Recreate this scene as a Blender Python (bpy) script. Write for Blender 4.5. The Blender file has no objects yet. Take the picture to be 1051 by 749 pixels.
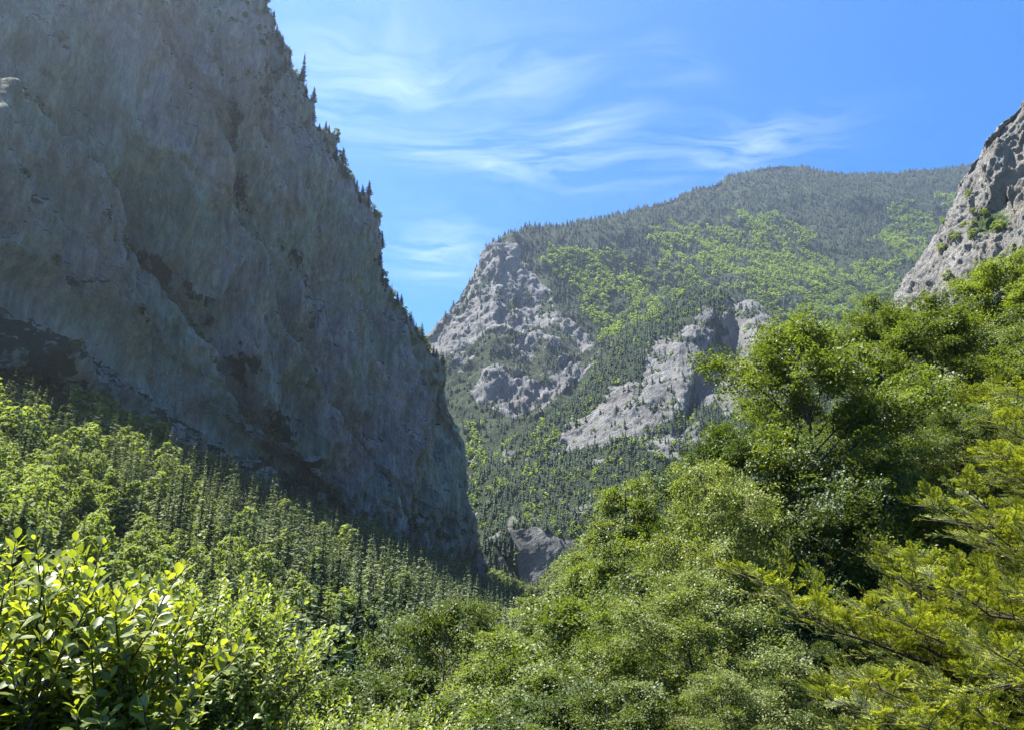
import bpy, math, random
import numpy as np
from mathutils import Vector
SC = bpy.context.scene
COL = SC.collection
# ------------------------------------------------------------------ camera, sky, sun, exposure
FPX = 794.0; PITCH = math.radians(15.2)
cam_d = bpy.data.cameras.new('camera'); cam = bpy.data.objects.new('camera', cam_d); COL.objects.link(cam)
cam_d.sensor_width = 36.0; cam_d.lens = 36.0*FPX/1051.0
cam_d.clip_start = 0.05; cam_d.clip_end = 30000
cam.location = (0, 0, 0); cam.rotation_euler = (math.pi/2 + PITCH, 0, 0)
SC.camera = cam
SUN_EL = math.radians(65); SUN_AZ = math.radians(-78)      # azimuth from +Y, towards -X
SUN_V = (math.sin(SUN_AZ)*math.cos(SUN_EL), math.cos(SUN_AZ)*math.cos(SUN_EL), math.sin(SUN_EL))
sd = bpy.data.lights.new('sun', 'SUN'); sd.energy = 5.0; sd.angle = math.radians(0.5); sd.color = (1.0, 0.955, 0.88)
sun = bpy.data.objects.new('sun', sd); COL.objects.link(sun)
sun.rotation_euler = Vector(SUN_V).to_track_quat('Z', 'Y').to_euler(); sun.location = (-300, 200, 900)
SC.view_settings.view_transform = 'Standard'; SC.view_settings.look = 'None'
SC.view_settings.exposure = 2.2; SC.view_settings.gamma = 1.0; SC.view_settings.use_curve_mapping = False
SC.render.engine = 'CYCLES'
cy = SC.cycles
cy.max_bounces = 5; cy.diffuse_bounces = 3; cy.glossy_bounces = 1; cy.transmission_bounces = 3
cy.volume_bounces = 0; cy.transparent_max_bounces = 4
cy.use_denoising = True; cy.denoising_prefilter = 'NONE'; cy.use_adaptive_sampling = True; cy.adaptive_threshold = 0.015
cy.caustics_reflective = False; cy.caustics_refractive = False
cy.sample_clamp_indirect = 4.0

def N(nt, t, **kw):
    n = nt.nodes.new(t)
    for k, v in kw.items():
        if k == 'ins':
            for a, b in v.items(): n.inputs[a].default_value = b
        else: setattr(n, k, v)
    return n
def math_n(nt, op, a, b=None, c=None, clamp=False):
    n = nt.nodes.new('ShaderNodeMath'); n.operation = op; n.use_clamp = clamp
    for i, v in enumerate((a, b, c)):
        if v is None: continue
        if isinstance(v, (int, float)): n.inputs[i].default_value = v
        else: nt.links.new(v, n.inputs[i])
    return n.outputs[0]

W = bpy.data.worlds.new('World'); SC.world = W; W.use_nodes = True
def build_world():
    nt = W.node_tree; nt.nodes.clear(); L = nt.links.new
    sky = N(nt, 'ShaderNodeTexSky', sky_type='NISHITA', sun_disc=False, sun_elevation=SUN_EL, sun_rotation=SUN_AZ,
            altitude=1100.0, air_density=1.0, dust_density=0.3, ozone_density=3.0)
    hs = N(nt, 'ShaderNodeHueSaturation', ins={'Hue': 0.505, 'Saturation': 1.68, 'Value': 0.68}); L(sky.outputs[0], hs.inputs['Color'])
    tc = N(nt, 'ShaderNodeTexCoord')
    sep = N(nt, 'ShaderNodeSeparateXYZ'); L(tc.outputs['Generated'], sep.inputs[0])
    zc = math_n(nt, 'MAXIMUM', sep.outputs[2], 0.06)
    X = math_n(nt, 'DIVIDE', sep.outputs[0], zc); Y = math_n(nt, 'DIVIDE', sep.outputs[1], zc)
    cmb = N(nt, 'ShaderNodeCombineXYZ'); L(X, cmb.inputs[0]); L(Y, cmb.inputs[1])
    warp = N(nt, 'ShaderNodeTexNoise', ins={'Scale': 1.6, 'Detail': 3.0}); L(cmb.outputs[0], warp.inputs[0])
    wv = N(nt, 'ShaderNodeVectorMath', operation='MULTIPLY_ADD'); L(warp.outputs['Color'], wv.inputs[0])
    wv.inputs[1].default_value = (0.55, 0.55, 0); L(cmb.outputs[0], wv.inputs[2])
    def pl(px, py):                       # sky direction of a cloud, as a point on the cloud layer
        u = (374.5-py)/FPX; r = (px-525.5)/FPX
        y = math.cos(PITCH)-u*math.sin(PITCH); z = math.sin(PITCH)+u*math.cos(PITCH)
        return r/z, y/z
    tot = None
    for (px0, py0, px1, py1, w, s) in CLOUDS:
        a = pl(px0, py0); b = pl(px1, py1)
        cx, cy_ = (a[0]+b[0])/2, (a[1]+b[1])/2; dx, dy = b[0]-a[0], b[1]-a[1]; ln = math.hypot(dx, dy)
        dx /= ln; dy /= ln
        ox = math_n(nt, 'SUBTRACT', X, cx); oy = math_n(nt, 'SUBTRACT', Y, cy_)
        sv = N(nt, 'ShaderNodeVectorMath', operation='SCALE', ins={'Scale': 0.25}); L(warp.outputs['Color'], sv.inputs[0])
        sp = N(nt, 'ShaderNodeSeparateXYZ'); L(sv.outputs[0], sp.inputs[0])
        ox = math_n(nt, 'ADD', ox, math_n(nt, 'SUBTRACT', sp.outputs[0], 0.125)); oy = math_n(nt, 'ADD', oy, math_n(nt, 'SUBTRACT', sp.outputs[1], 0.125))
        al = math_n(nt, 'ADD', math_n(nt, 'MULTIPLY', ox, dx), math_n(nt, 'MULTIPLY', oy, dy))
        ac = math_n(nt, 'SUBTRACT', math_n(nt, 'MULTIPLY', oy, dx), math_n(nt, 'MULTIPLY', ox, dy))
        al = math_n(nt, 'POWER', math_n(nt, 'ABSOLUTE', math_n(nt, 'DIVIDE', al, ln*0.5)), 2.0)
        ac = math_n(nt, 'POWER', math_n(nt, 'ABSOLUTE', math_n(nt, 'DIVIDE', ac, w)), 2.0)
        g = math_n(nt, 'MULTIPLY', math_n(nt, 'EXPONENT', math_n(nt, 'MULTIPLY', math_n(nt, 'ADD', al, ac), -1.0)), s)
        tot = g if tot is None else math_n(nt, 'ADD', tot, g)
    # fibrous cirrus texture
    mp = N(nt, 'ShaderNodeMapping'); mp.inputs['Rotation'].default_value = (0, 0, 0.5); mp.inputs['Scale'].default_value = (1.0, 3.2, 1)
    L(wv.outputs[0], mp.inputs[0])
    n1 = N(nt, 'ShaderNodeTexNoise', ins={'Scale': 3.4, 'Detail': 10.0, 'Roughness': 0.62, 'Distortion': 0.5}); L(mp.outputs[0], n1.inputs[0])
    n2 = N(nt, 'ShaderNodeTexNoise', ins={'Scale': 1.2, 'Detail': 4.0}); L(wv.outputs[0], n2.inputs[0])
    t = math_n(nt, 'MULTIPLY', math_n(nt, 'SUBTRACT', n1.outputs[0], 0.39), 2.6, clamp=True)
    t2 = math_n(nt, 'MULTIPLY', math_n(nt, 'SUBTRACT', n2.outputs[0], 0.36), 3.4, clamp=True)
    m = math_n(nt, 'MULTIPLY', math_n(nt, 'MULTIPLY', t, math_n(nt, 'MULTIPLY_ADD', t2, 0.7, 0.3)), tot)
    m = math_n(nt, 'MINIMUM', math_n(nt, 'MULTIPLY', m, 0.82), 0.85)
    mix = N(nt, 'ShaderNodeMixRGB'); L(m, mix.inputs[0]); L(hs.outputs[0], mix.inputs[1]); mix.inputs[2].default_value = CLOUD_COL
    bg = N(nt, 'ShaderNodeBackground', ins={'Strength': SKY_STR}); L(mix.outputs[0], bg.inputs[0])
    out = N(nt, 'ShaderNodeOutputWorld'); L(bg.outputs[0], out.inputs[0])
SKY_STR = 0.092
CLOUD_COL = (3.9, 4.4, 5.0, 1)
CLOUDS = [(385, 150, 560, 165, 0.13, 0.7), (520, 165, 690, 185, 0.12, 0.75), (560, 160, 660, 105, 0.08, 0.7), (650, 178, 850, 140, 0.12, 0.75),
          (500, 95, 600, 55, 0.12, 0.7), (270, 30, 420, 130, 0.22, 0.34), (330, 120, 470, 40, 0.16, 0.38), (390, 265, 520, 262, 0.25, 0.75), (640, 30, 720, 90, 0.05, 0.28)]
build_world()
# ------------------------------------------------------------------ helpers
rng = np.random.default_rng(7); random.seed(7)
_pr = np.random.default_rng(11)
_perm = np.concatenate([_pr.permutation(512)]*2); _gr = _pr.normal(size=(512, 3)); _gr /= np.linalg.norm(_gr, axis=1)[:, None]
def pn(p):
    p = np.asarray(p, dtype=np.float64); i = np.floor(p).astype(np.int64); f = p-i; w = f*f*f*(f*(f*6-15)+10)
    out = np.zeros(len(p))
    for dx in (0, 1):
        for dy in (0, 1):
            for dz in (0, 1):
                h = _perm[(_perm[(_perm[(i[:, 0]+dx) & 511]+i[:, 1]+dy) & 511]+i[:, 2]+dz) & 511]
                d = f-np.array([dx, dy, dz])
                wt = (w[:, 0] if dx else 1-w[:, 0])*(w[:, 1] if dy else 1-w[:, 1])*(w[:, 2] if dz else 1-w[:, 2])
                out += wt*(d*_gr[h]).sum(1)
    return out*1.5
def fbm(p, sc, octv=4, gain=0.5, off=0.0):
    p = np.asarray(p)*np.asarray(sc)+off; o = np.zeros(len(p)); a = 1.0
    for k in range(octv): o += a*pn(p); p = p*2.03+17.3; a *= gain
    return o
def ridged(p, sc, octv=4, gain=0.5, off=0.0):
    p = np.asarray(p)*np.asarray(sc)+off; o = np.zeros(len(p)); a = 1.0
    for k in range(octv): o += a*(0.5-np.abs(pn(p))); p = p*2.07+9.1; a *= gain
    return o
def blocks(p, axis, T, wsc, wamp, osc, off=0.0, edge=0.22):
    """rock broken along parallel joints: each slab stands out by its own amount, -1..1"""
    axis = np.array(axis, float); axis /= np.linalg.norm(axis)
    s = (p@axis+fbm(p, wsc, 3, off=off)*wamp)/T; i = np.floor(s); f = s-i
    def val(k): return pn(p*osc+np.stack([k*7.31, k*3.17+off, k*5.53], 1))
    a = val(i); b = val(i+1); t = sstep(1-edge, 1, f)
    return a*(1-t)+b*t
def along(p, e, k):
    """squeeze space along e, so that noise sampled there runs in long strands"""
    e = np.array(e, float); e /= np.linalg.norm(e); return p-(p@e)[:, None]*e*(1-1/k)
def sstep(a, b, x):
    t = np.clip((x-a)/(b-a), 0, 1); return t*t*(3-2*t)
CP, SP = math.cos(PITCH), math.sin(PITCH)
def ray(px, py):
    u = (374.5-py)/FPX; r = (px-525.5)/FPX
    y = CP-u*SP; z = SP+u*CP
    return r/y, z/y
def P(px, py, Y):
    a, b = ray(px, py); return np.array([a*Y, Y, b*Y])
def proj(p):
    p = np.asarray(p); f = p[:, 1]*CP+p[:, 2]*SP; u = -p[:, 1]*SP+p[:, 2]*CP
    f = np.where(np.abs(f) < 1e-6, 1e-6, f)
    return 525.5+FPX*p[:, 0]/f, 374.5-FPX*u/f, f
def inpoly(x, y, poly):
    ins = np.zeros(len(x), bool); n = len(poly)
    for i in range(n):
        x0, y0 = poly[i]; x1, y1 = poly[(i+1) % n]
        c = ((y0 > y) != (y1 > y)) & (x < (x1-x0)*(y-y0)/((y1-y0) if y1 != y0 else 1e-9)+x0)
        ins ^= c
    return ins
def pdist(x, y, line):
    """signed distance to a polyline, positive on its left-below side"""
    best = np.full(len(x), 1e9); sg = np.ones(len(x))
    for (x0, y0), (x1, y1) in zip(line[:-1], line[1:]):
        dx, dy = x1-x0, y1-y0; t = np.clip(((x-x0)*dx+(y-y0)*dy)/(dx*dx+dy*dy), 0, 1)
        d = np.hypot(x-x0-t*dx, y-y0-t*dy); s = np.sign(dx*(y-y0)-dy*(x-x0))
        m = d < best; best = np.where(m, d, best); sg = np.where(m, s, sg)
    return best*sg
def catmull(pts, n):
    pts = np.asarray(pts, float); m = len(pts); t = np.linspace(0, m-1-1e-6, n); i = t.astype(int); f = (t-i)
    g = lambda k: pts[np.clip(k, 0, m-1)]
    f = f.reshape((-1,)+(1,)*(pts.ndim-1))
    a, b, c, d = g(i-1), g(i), g(i+1), g(i+2)
    return 0.5*((2*b)+(-a+c)*f+(2*a-5*b+4*c-d)*f*f+(-a+3*b-3*c+d)*f**3)
def resample(line, n):
    line = np.asarray(line, float); s = np.r_[0, np.cumsum(np.linalg.norm(np.diff(line, axis=0), axis=1))]
    t = np.linspace(0, s[-1], n); return np.stack([np.interp(t, s, line[:, k]) for k in range(line.shape[1])], 1)
def np_mesh(name, v, f, mat=None, smooth=False, attrs=None, uvless=True):
    me = bpy.data.meshes.new(name); v = np.asarray(v, np.float32)
    if not isinstance(f, (list, tuple)): f = [f]
    f = [np.asarray(q, np.int32) for q in f if len(q)]
    me.vertices.add(len(v)); me.vertices.foreach_set('co', v.ravel())
    tot = sum(q.size for q in f); me.loops.add(tot); me.loops.foreach_set('vertex_index', np.concatenate([q.ravel() for q in f]))
    cnt = np.concatenate([np.full(len(q), q.shape[1], np.int32) for q in f]); st = np.r_[0, np.cumsum(cnt)[:-1]].astype(np.int32)
    me.polygons.add(len(cnt)); me.polygons.foreach_set('loop_start', st)
    if smooth: me.polygons.foreach_set('use_smooth', np.ones(len(cnt), bool))
    me.update(calc_edges=True)
    for k, a in (attrs or {}).items():
        at = me.attributes.new(k, 'FLOAT', 'POINT'); at.data.foreach_set('value', np.asarray(a, np.float32))
    if mat: me.materials.append(mat)
    return me
def link(name, me, parent=None, loc=None):
    o = bpy.data.objects.new(name, me); COL.objects.link(o)
    if parent: o.parent = parent
    if loc is not None: o.location = loc
    return o
def empty(name, loc, rz=0, sc=1.0):
    o = bpy.data.objects.new(name, None); COL.objects.link(o); o.location = loc; o.rotation_euler = (0, 0, rz)
    o.scale = (sc,)*3 if isinstance(sc, (int, float)) else sc
    o.empty_display_size = 0.3
    return o
def tag(o, label=None, cat=None, group=None, kind=None):
    if label: o['label'] = label
    if cat: o['category'] = cat
    if group: o['group'] = group
    if kind: o['kind'] = kind
    return o
def grid_faces(nr, nc):
    i = np.arange(nr*nc).reshape(nr, nc)
    return np.stack([i[:-1, :-1], i[:-1, 1:], i[1:, 1:], i[1:, :-1]], -1).reshape(-1, 4)
def gnormals(g):
    du = np.gradient(g, axis=1); dv = np.gradient(g, axis=0); n = np.cross(dv, du)
    n /= np.linalg.norm(n, axis=2)[..., None]+1e-9; return n

# ------------------------------------------------------------------ materials
def new_mat(name):
    m = bpy.data.materials.new(name); m.use_nodes = True; m.node_tree.nodes.clear(); return m, m.node_tree
def ramp(nt, fac, stops):
    r = nt.nodes.new('ShaderNodeValToRGB'); nt.links.new(fac, r.inputs[0]); e = r.color_ramp.elements
    while len(e) < len(stops): e.new(0.5)
    for q, (p, c) in zip(e, stops): q.position = p; q.color = (*c, 1)
    return r.outputs[0]
def rock_mat(name, cols, scale, grain=(0, 0, 1), streak=(1, 1, 0.18), veg=(0.045, 0.07, 0.02), bump=1.0, warm=None, hue=False):
    """layered limestone: mottling, vertical water streaks, cracks, and ground cover where 'cover' is high"""
    m, nt = new_mat(name); L = nt.links.new
    tc = N(nt, 'ShaderNodeTexCoord'); mp = N(nt, 'ShaderNodeMapping', vector_type='TEXTURE'); mp.inputs['Scale'].default_value = [1/(s*scale) for s in streak]; L(tc.outputs['Object'], mp.inputs[0])
    mp.inputs['Rotation'].default_value = Vector(grain).to_track_quat('Z', 'Y').to_euler()
    ms = N(nt, 'ShaderNodeMapping'); ms.inputs['Scale'].default_value = (scale,)*3; L(tc.outputs['Object'], ms.inputs[0])
    a = N(nt, 'ShaderNodeTexNoise', ins={'Scale': 1.0, 'Detail': 8.0, 'Roughness': 0.65, 'Distortion': 0.4}); L(mp.outputs[0], a.inputs[0])
    b = N(nt, 'ShaderNodeTexNoise', ins={'Scale': 0.33, 'Detail': 6.0, 'Roughness': 0.6}); L(ms.outputs[0], b.inputs[0])
    c = N(nt, 'ShaderNodeTexNoise', ins={'Scale': 7.0, 'Detail': 9.0, 'Roughness': 0.82}); L(mp.outputs[0], c.inputs[0])
    s = math_n(nt, 'ADD', math_n(nt, 'MULTIPLY', a.outputs[0], 0.36), math_n(nt, 'ADD', math_n(nt, 'MULTIPLY', b.outputs[0], 0.22), math_n(nt, 'MULTIPLY', c.outputs[0], 0.47)))
    col = ramp(nt, s, [(0.36, cols[0]), (0.5, cols[1]), (0.62, cols[2]), (0.74, cols[3])])
    # ochre seep stains
    d = N(nt, 'ShaderNodeTexNoise', ins={'Scale': 0.22, 'Detail': 5.0, 'Roughness': 0.6}); L(mp.outputs[0], d.inputs[0])
    mx = N(nt, 'ShaderNodeMixRGB', blend_type='MULTIPLY'); L(math_n(nt, 'MULTIPLY', math_n(nt, 'SUBTRACT', d.outputs[0], 0.5), 5.0, clamp=True), mx.inputs[0]); L(col, mx.inputs[1]); mx.inputs[2].default_value = (*(warm or (1.0, 0.86, 0.68)), 1)
    if hue:      # lichen-green and iron-purple areas of the wall
        e1 = N(nt, 'ShaderNodeTexNoise', ins={'Scale': 0.12, 'Detail': 4.0, 'Distortion': 1.0}); L(ms.outputs[0], e1.inputs[0])
        hc = ramp(nt, e1.outputs[0], [(0.4, (0.80, 0.93, 0.84)), (0.5, (1.0, 1.0, 0.98)), (0.6, (1.02, 0.92, 0.98))])
        hm = N(nt, 'ShaderNodeMixRGB', blend_type='MULTIPLY', ins={'Fac': 1.0}); L(mx.outputs[0], hm.inputs[1]); L(hc, hm.inputs[2]); mx = hm
        st = N(nt, 'ShaderNodeMapping', vector_type='TEXTURE'); st.inputs['Scale'].default_value = (1/(scale*2), 1/(scale*2), 1/(scale*.3)); L(tc.outputs['Object'], st.inputs[0])
        sn = N(nt, 'ShaderNodeTexNoise', ins={'Scale': 1.0, 'Detail': 5.0, 'Roughness': 0.6}); L(st.outputs[0], sn.inputs[0])
        s2 = N(nt, 'ShaderNodeMixRGB', blend_type='MULTIPLY', ins={'Fac': 1.0}); L(mx.outputs[0], s2.inputs[1]); L(ramp(nt, sn.outputs[0], [(0.36, (0.72, 0.72, 0.74)), (0.5, (0.97, 0.97, 0.97)), (0.66, (1.2, 1.2, 1.18))]), s2.inputs[2]); mx = s2
    # cover (turf, small shrubs on ledges)
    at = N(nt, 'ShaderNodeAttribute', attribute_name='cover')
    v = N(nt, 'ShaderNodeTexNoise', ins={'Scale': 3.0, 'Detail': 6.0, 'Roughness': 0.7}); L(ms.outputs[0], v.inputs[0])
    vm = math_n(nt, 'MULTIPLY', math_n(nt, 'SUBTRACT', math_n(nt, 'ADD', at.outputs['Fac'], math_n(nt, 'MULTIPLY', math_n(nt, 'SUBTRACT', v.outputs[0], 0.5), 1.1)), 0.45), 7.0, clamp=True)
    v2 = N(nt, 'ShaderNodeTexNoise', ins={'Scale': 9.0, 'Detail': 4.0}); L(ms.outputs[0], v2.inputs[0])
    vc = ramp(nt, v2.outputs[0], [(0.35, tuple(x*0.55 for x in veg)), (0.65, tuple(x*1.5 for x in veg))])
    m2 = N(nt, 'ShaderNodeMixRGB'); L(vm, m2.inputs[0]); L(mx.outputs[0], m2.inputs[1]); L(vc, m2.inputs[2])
    e_ = N(nt, 'ShaderNodeTexNoise', ins={'Scale': 3.1, 'Detail': 5.0, 'Roughness': 0.6, 'Distortion': 0.8}); L(mp.outputs[0], e_.inputs[0])
    cr = math_n(nt, 'MULTIPLY', math_n(nt, 'ABSOLUTE', math_n(nt, 'SUBTRACT', e_.outputs[0], 0.5)), 14.0, clamp=True)
    dk = N(nt, 'ShaderNodeMixRGB', blend_type='MULTIPLY', ins={'Fac': 1.0}); L(col, dk.inputs[1]); L(ramp(nt, cr, [(0.0, (0.3, 0.3, 0.31)), (0.45, (1, 1, 1))]), dk.inputs[2]); col = dk.outputs[0]
    h = math_n(nt, 'ADD', math_n(nt, 'MULTIPLY', a.outputs[0], 1.0), math_n(nt, 'ADD', math_n(nt, 'MULTIPLY', c.outputs[0], 0.6), math_n(nt, 'MULTIPLY', cr, 0.10)))
    bp = N(nt, 'ShaderNodeBump', ins={'Strength': 0.9, 'Distance': bump/scale}); L(h, bp.inputs['Height'])
    bs = N(nt, 'ShaderNodeBsdfPrincipled', ins={'Roughness': 0.92, 'Specular IOR Level': 0.2}); L(m2.outputs[0], bs.inputs['Base Color']); L(bp.outputs[0], bs.inputs['Normal'])
    o = N(nt, 'ShaderNodeOutputMaterial'); L(bs.outputs[0], o.inputs[0]); return m
def leaf_mat(name, dark, light, trans=0.45, tcol=None, gloss=0.06, rough=0.4, tip=None):
    """'tint' (0-1, one value per leaf) picks between the two leaf colours; light passes through the blade"""
    m, nt = new_mat(name); L = nt.links.new
    at = N(nt, 'ShaderNodeAttribute', attribute_name='tint'); oi = N(nt, 'ShaderNodeObjectInfo')
    f = math_n(nt, 'ADD', at.outputs['Fac'], math_n(nt, 'MULTIPLY', math_n(nt, 'SUBTRACT', oi.outputs['Random'], 0.5), 0.55), clamp=True)
    col = ramp(nt, f, [(0.0, dark), (1.0, light)] + ([] if not tip else []))
    if tip:
        a2 = N(nt, 'ShaderNodeAttribute', attribute_name='fresh'); mx = N(nt, 'ShaderNodeMixRGB'); L(a2.outputs['Fac'], mx.inputs[0]); L(col, mx.inputs[1]); mx.inputs[2].default_value = (*tip, 1); col = mx.outputs[0]
    df = N(nt, 'ShaderNodeBsdfDiffuse'); L(col, df.inputs[0])
    tr = N(nt, 'ShaderNodeBsdfTranslucent'); t = N(nt, 'ShaderNodeMixRGB', blend_type='MULTIPLY', ins={'Fac': 1.0}); L(col, t.inputs[1]); t.inputs[2].default_value = (*(tcol or (1.9, 1.7, 0.5)), 1); L(t.outputs[0], tr.inputs[0])
    mi = N(nt, 'ShaderNodeMixShader', ins={'Fac': trans}); L(df.outputs[0], mi.inputs[1]); L(tr.outputs[0], mi.inputs[2])
    gl = N(nt, 'ShaderNodeBsdfGlossy', ins={'Roughness': rough}); gl.inputs[0].default_value = (1, 1, 1, 1)
    m2 = N(nt, 'ShaderNodeMixShader', ins={'Fac': gloss}); L(mi.outputs[0], m2.inputs[1]); L(gl.outputs[0], m2.inputs[2])
    o = N(nt, 'ShaderNodeOutputMaterial'); L(m2.outputs[0], o.inputs[0]); return m
def bark_mat(name, c0, c1, sc=6.0):
    m, nt = new_mat(name); L = nt.links.new
    tc = N(nt, 'ShaderNodeTexCoord'); mp = N(nt, 'ShaderNodeMapping'); mp.inputs['Scale'].default_value = (sc, sc, sc*0.25); L(tc.outputs['Object'], mp.inputs[0])
    a = N(nt, 'ShaderNodeTexNoise', ins={'Scale': 2.0, 'Detail': 8.0, 'Roughness': 0.7}); L(mp.outputs[0], a.inputs[0])
    col = ramp(nt, a.outputs[0], [(0.35, c0), (0.68, c1)])
    bp = N(nt, 'ShaderNodeBump', ins={'Strength': 0.8, 'Distance': 0.03}); L(a.outputs[0], bp.inputs['Height'])
    bs = N(nt, 'ShaderNodeBsdfPrincipled', ins={'Roughness': 0.9}); L(col, bs.inputs['Base Color']); L(bp.outputs[0], bs.inputs['Normal'])
    o = N(nt, 'ShaderNodeOutputMaterial'); L(bs.outputs[0], o.inputs[0]); return m
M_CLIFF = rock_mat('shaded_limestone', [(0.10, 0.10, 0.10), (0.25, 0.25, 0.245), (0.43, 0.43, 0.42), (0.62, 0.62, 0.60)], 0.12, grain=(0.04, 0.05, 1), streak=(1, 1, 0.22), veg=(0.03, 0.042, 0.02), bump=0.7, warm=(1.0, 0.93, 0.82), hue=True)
M_FAR = rock_mat('pale_limestone', [(0.07, 0.068, 0.062), (0.115, 0.115, 0.112), (0.2, 0.198, 0.193), (0.36, 0.355, 0.345)], 0.05, grain=(0.7, 0.25, 0.66), streak=(1, 1, 0.3), veg=(0.022, 0.034, 0.013), bump=0.4, warm=(0.97, 0.92, 0.86))
M_CRAG = rock_mat('fissured_limestone', [(0.09, 0.085, 0.08), (0.16, 0.155, 0.145), (0.26, 0.25, 0.235), (0.38, 0.37, 0.35)], 0.14, grain=(0.6, 0.1, 0.79), streak=(1, 1, 0.28), bump=0.5)
M_SOIL = rock_mat('forest_floor', [(0.02, 0.018, 0.012), (0.04, 0.034, 0.022), (0.06, 0.05, 0.03), (0.09, 0.08, 0.05)], 0.5, streak=(1, 1, 1), veg=(0.04, 0.06, 0.018), bump=0.1)

# ------------------------------------------------------------------ landforms
def ground_z(x, y):
    x = np.asarray(x, float); y = np.asarray(y, float)
    xa = np.interp(y, [-300, 0, 40, 150, 350, 700, 1200, 3000], [-45, -30, -4, 0, 10, 18, 60, 400])
    zf = np.interp(y, [-300, 0, 60, 150, 350, 700, 900, 1500, 8000], [-31, -31, -31, -30, -27, -24, -24, -10, 0])
    dl = xa-x; dr = x-xa
    zl = np.interp(dl, [0, 15, 60, 150, 240, 400, 900], [0, 3, 24, 66, 104, 150, 200])
    zr = np.interp(dr, [0, 13, 28, 45, 80, 200, 500, 1500], [0, 14, 29.2, 31, 46, 95, 190, 330])
    return zf+np.where(dl > 0, zl, zr)
def build_ground():
    s = np.linspace(-1, 1, 520); ax = np.sinh(s*6.2)/np.sinh(6.2)*5200
    t = np.linspace(0, 1, 560); ay = -300+np.sinh((t)*5.2)/np.sinh(5.2)*5400
    X, Y = np.meshgrid(ax, ay); x, y = X.ravel(), Y.ravel()
    z = ground_z(x, y); p = np.stack([x, y, z*0], 1)
    z = z+fbm(p, 0.02, 5)*np.clip(np.hypot(x, y)/60, 0, 1)*4+fbm(p, 0.5, 3)*0.12
    far = sstep(900, 3000, np.hypot(x, y)); z = z*(1-far)+far*(-20)
    me = np_mesh('ground', np.stack([x, y, z], 1), grid_faces(len(ay), len(ax)), M_SOIL, True, {'cover': np.full(len(x), 0.75)})
    return tag(link('ground', me), kind='structure')
build_ground()

NETS = {}
def net_surface(name, rows, nr, nc, disp, mat, cover):
    """rows: control rows of 3-D points (crest to foot); smooth grid, displaced along its normals"""
    g = np.stack([catmull(r, nc) for r in rows]); g = catmull(g, nr)
    n = gnormals(g)
    fl = g.reshape(-1, 3); nf = n.reshape(-1, 3); px, py, _ = proj(fl)
    d, side = disp(fl, nf, px, py)
    fl2 = fl+nf*d[:, None]
    if side is not None: fl2 = fl2+side
    g2 = fl2.reshape(nr, nc, 3); n2 = gnormals(g2)
    cv = cover(fl2, n2.reshape(-1, 3), px, py)
    me = np_mesh(name, fl2, grid_faces(nr, nc), mat, False, {'cover': cv})
    o = tag(link(name, me), kind='structure')
    NETS[name] = (g2, n2, cv.reshape(nr, nc))
    return o
def dense_rows(rows, n): return [resample(r, n) for r in rows]

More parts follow.
